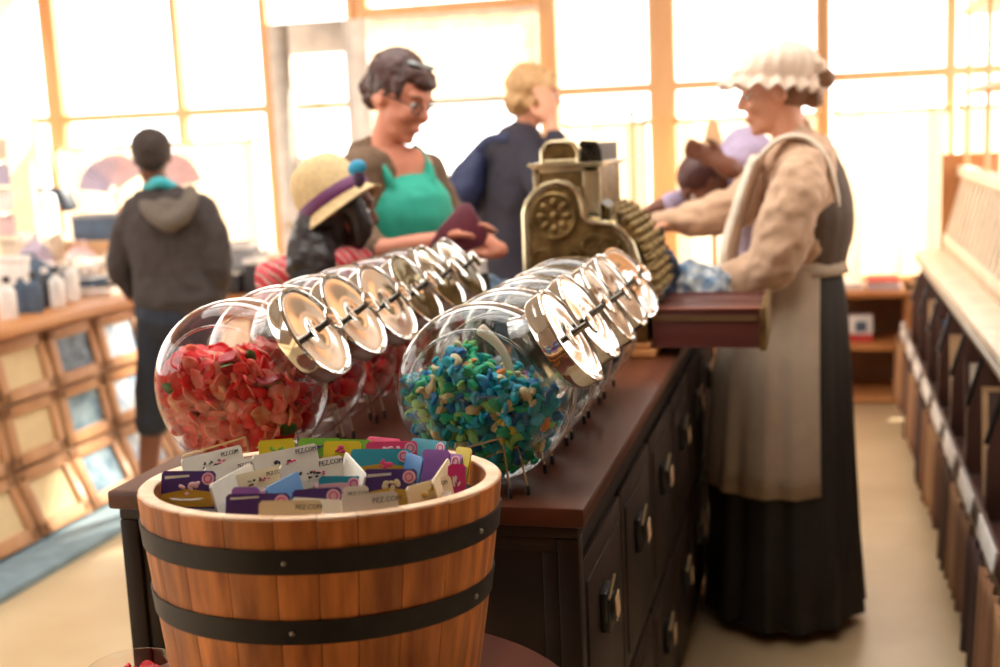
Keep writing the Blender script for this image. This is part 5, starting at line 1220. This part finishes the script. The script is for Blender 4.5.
# hanging cloth bags and boards below the bins
cl = [(114, 76, 52), (176, 132, 92), (142, 100, 70), (70, 48, 40), (120, 84, 60), (160, 118, 84), (90, 62, 48)]
for k in range(17):
    y = RYN+.12+k*.245; m_ = M('hanging_cloth_%d' % (k % 7), cl[k % 7], .9, 0, .15, 14, (1, 1, .1), bump=.1); zb = .05+.08*((k*37 % 10)/10)
    vs = []; nn = 24
    for i in range(7):
        z = .385-(.385-zb)*i/6
        for j in range(nn+1): u = j/nn; vs.append((.388+.014*(.4+i/6)*math.sin(u*15+k)+.006*math.sin(u*37), y-.105+.21*u, z))
    fs = [(i*(nn+1)+j, i*(nn+1)+j+1, (i+1)*(nn+1)+j+1, (i+1)*(nn+1)+j) for i in range(6) for j in range(nn)]
    o = MB().add(vs, fs).obj('hanging_cloth', m_, solid=.004, ang=180, loc=(.392, y, .385))
    wds = ['first', 'second', 'third', 'fourth', 'fifth', 'sixth', 'seventh', 'eighth', 'ninth', 'tenth', 'eleventh', 'twelfth', 'thirteenth', 'fourteenth', 'fifteenth', 'sixteenth', 'seventeenth']
    setp(o, '%s brown cloth from the front hanging under the right rack' % wds[k], 'cloth', 'brown cloths under the right rack')
# plate rack with slats on the ledge
t = thing('plate_rack', 'cream plate rack with slanting slats standing on the ledge of the right rack', 'rack', (.68, 4.5, .825))
ty = 6.42
MB().box2((.60, RYN, .86), (.64, ty, .905)).box2((.66, RYN, 1.19), (.72, ty, 1.24)).obj('rails', WL, t, bevel=.004)
MB().box2((.60, RYN, .825), (.86, ty, .86)).obj('base_board', M('beige_board', (210, 186, 156), .6), t)
sl = MB(); y = RYN+.08
MB().box2((.74, RYN, .86), (.76, ty, 1.20)).obj('back_board', M('shelf_back_tan', (170, 116, 74), .6), t)
k = 0
while y < ty-.03 and k < 40:
    MB().add([(.60, y-.02, .90), (.62, y-.02, .90), (.62, y+.02, .90), (.60, y+.02, .90), (.675, y-.02, 1.2), (.695, y-.02, 1.2), (.695, y+.02, 1.2), (.675, y+.02, 1.2)], [(0, 3, 2, 1), (4, 5, 6, 7), (0, 1, 5, 4), (1, 2, 6, 5), (2, 3, 7, 6), (3, 0, 4, 7)]).obj('slat', WL, t)
    y += .135; k += 1
MB().box2((.59, ty, .825), (.86, ty+.03, 1.30)).obj('end_panel', ORWOOD, t, bevel=.003)
# metal shelf frame rising behind it
t = thing('shelf_frame', 'tall open honey coloured shelf frame above the plate rack at the right edge', 'shelf', (.8, 5.5, 1.24))
for x in (.70, 1.02):
    for y in (6.36, 5.62, 4.84, 4.06): MB().limb([(x, y, 1.24 if x < .8 else .83), (x, y, 2.9)], [.012, .012]).obj('post', WINW, t)
for z in (1.60, 1.98, 2.36): MB().box2((.66, 4.0, z-.012), (.98, 6.44, z+.012)).obj('shelf_board', WINW, t, bevel=.003)
MB().box2((.66, 4.0, 2.86), (.98, 6.44, 2.89)).obj('top_board', WINW, t, bevel=.003)

# ------------------------------------------------------------------ things on the counter around the register
def cloth_heap(nm, lb, cat, px, py, y, r, mat, zb=CT, amp=.03):
    p = P(px, py, y); t = thing(nm, lb, cat, (p.x, y, zb)); q = MB().ell((p.x, y, zb+r[2]*.85), r, n=24, k=16).ell((p.x+r[0]*.5, y-.02, zb+r[2]*.5), (r[0]*.7, r[1]*.9, r[2]*.6))
    o = bodymesh('body', q, mat, t, .008, 1); fold(o, amp, 12); fold(o, amp*.4, 30); return t
FLO = M('blue_floral_cloth', (70, 110, 150), .85, 0, 0, 26, col2=(214, 214, 208), detail=5)
cloth_heap('patterned_bag', 'crumpled blue and white patterned bag behind the register keys', 'bag', 698, 262, 3.35, (.085, .10, .095), FLO)
t = cloth_heap('blue_bag', 'blue grey bag lying between the girl and the cash register', 'bag', 503, 300, 3.1, (.14, .08, .09), M('blue_bag_cloth', (74, 94, 116), .8, var=.2))
p = P(662, 262, 3.3); t = thing('navy_scarf', 'dark navy knotted scarf hanging over a stand beside the register keys', 'scarf', (p.x, 3.3, CT))
q = MB()
for k in range(9):
    a = k*.7; q.limb([(p.x-.03+.008*k, 3.3+.02*math.sin(a), CT+.27-.01*k), (p.x-.02+.01*k+.02*math.sin(a), 3.3, CT+.20-.012*k), (p.x-.01+.004*k, 3.3-.02, CT+.05)], [.014, .012, .010])
fold(q.obj('scarf', M('navy_pattern', (30, 40, 62), .8, 0, 0, 60, col2=(86, 110, 140)), t, ang=180), .006, 40)
MB().limb([(p.x, 3.3, CT), (p.x, 3.3, CT+.28)], [.008, .008]).lathe([(0, 0), (.05, 0), (.05, .01), (0, .01)], 20, Matrix.Translation((p.x, 3.3, CT))).obj('stand', DARKMET, t)
p = P(713, 150, 4.9); t = thing('paper_cone', 'tan paper cone standing in front of the curtain left of the assistant', 'paper', (p.x, 4.9, p.z-.12))
MB().lathe([(0, -.12), (.055, -.12), (.045, .0), (.022, .10), (.004, .125), (0, .125)], 20, Matrix.Translation(p)).obj('cone', GT, t)
MB().limb([p+Vector((0, 0, -.12)), (p.x, 4.9, .02)], [.01, .01]).lathe([(0, 0), (.12, 0), (.12, .02), (0, .02)], 20, Matrix.Translation((p.x, 4.9, 0))).obj('stand', ORWOOD, t)
# small dark stopper bottle behind the left jars
p = P(480, 262, 2.78); t = thing('small_bottle', 'small dark bottle with a white cap behind the farthest left jar', 'bottle', (p.x, 2.78, CT))
zt = p.z+.03
MB().lathe([(0, 0), (.022, 0), (.024, .02), (.024, zt-CT-.07), (.014, zt-CT-.05), (0, zt-CT-.05)], 20, Matrix.Translation((p.x, 2.78, CT))).obj('body', M('green_black_glass', (26, 34, 30), .2), t)
MB().lathe([(0, 0), (.017, 0), (.017, .03), (0, .03)], 16, Matrix.Translation((p.x, 2.78, zt-.055))).obj('cap', GW, t)
print('OBJECTS', len(bpy.data.objects))
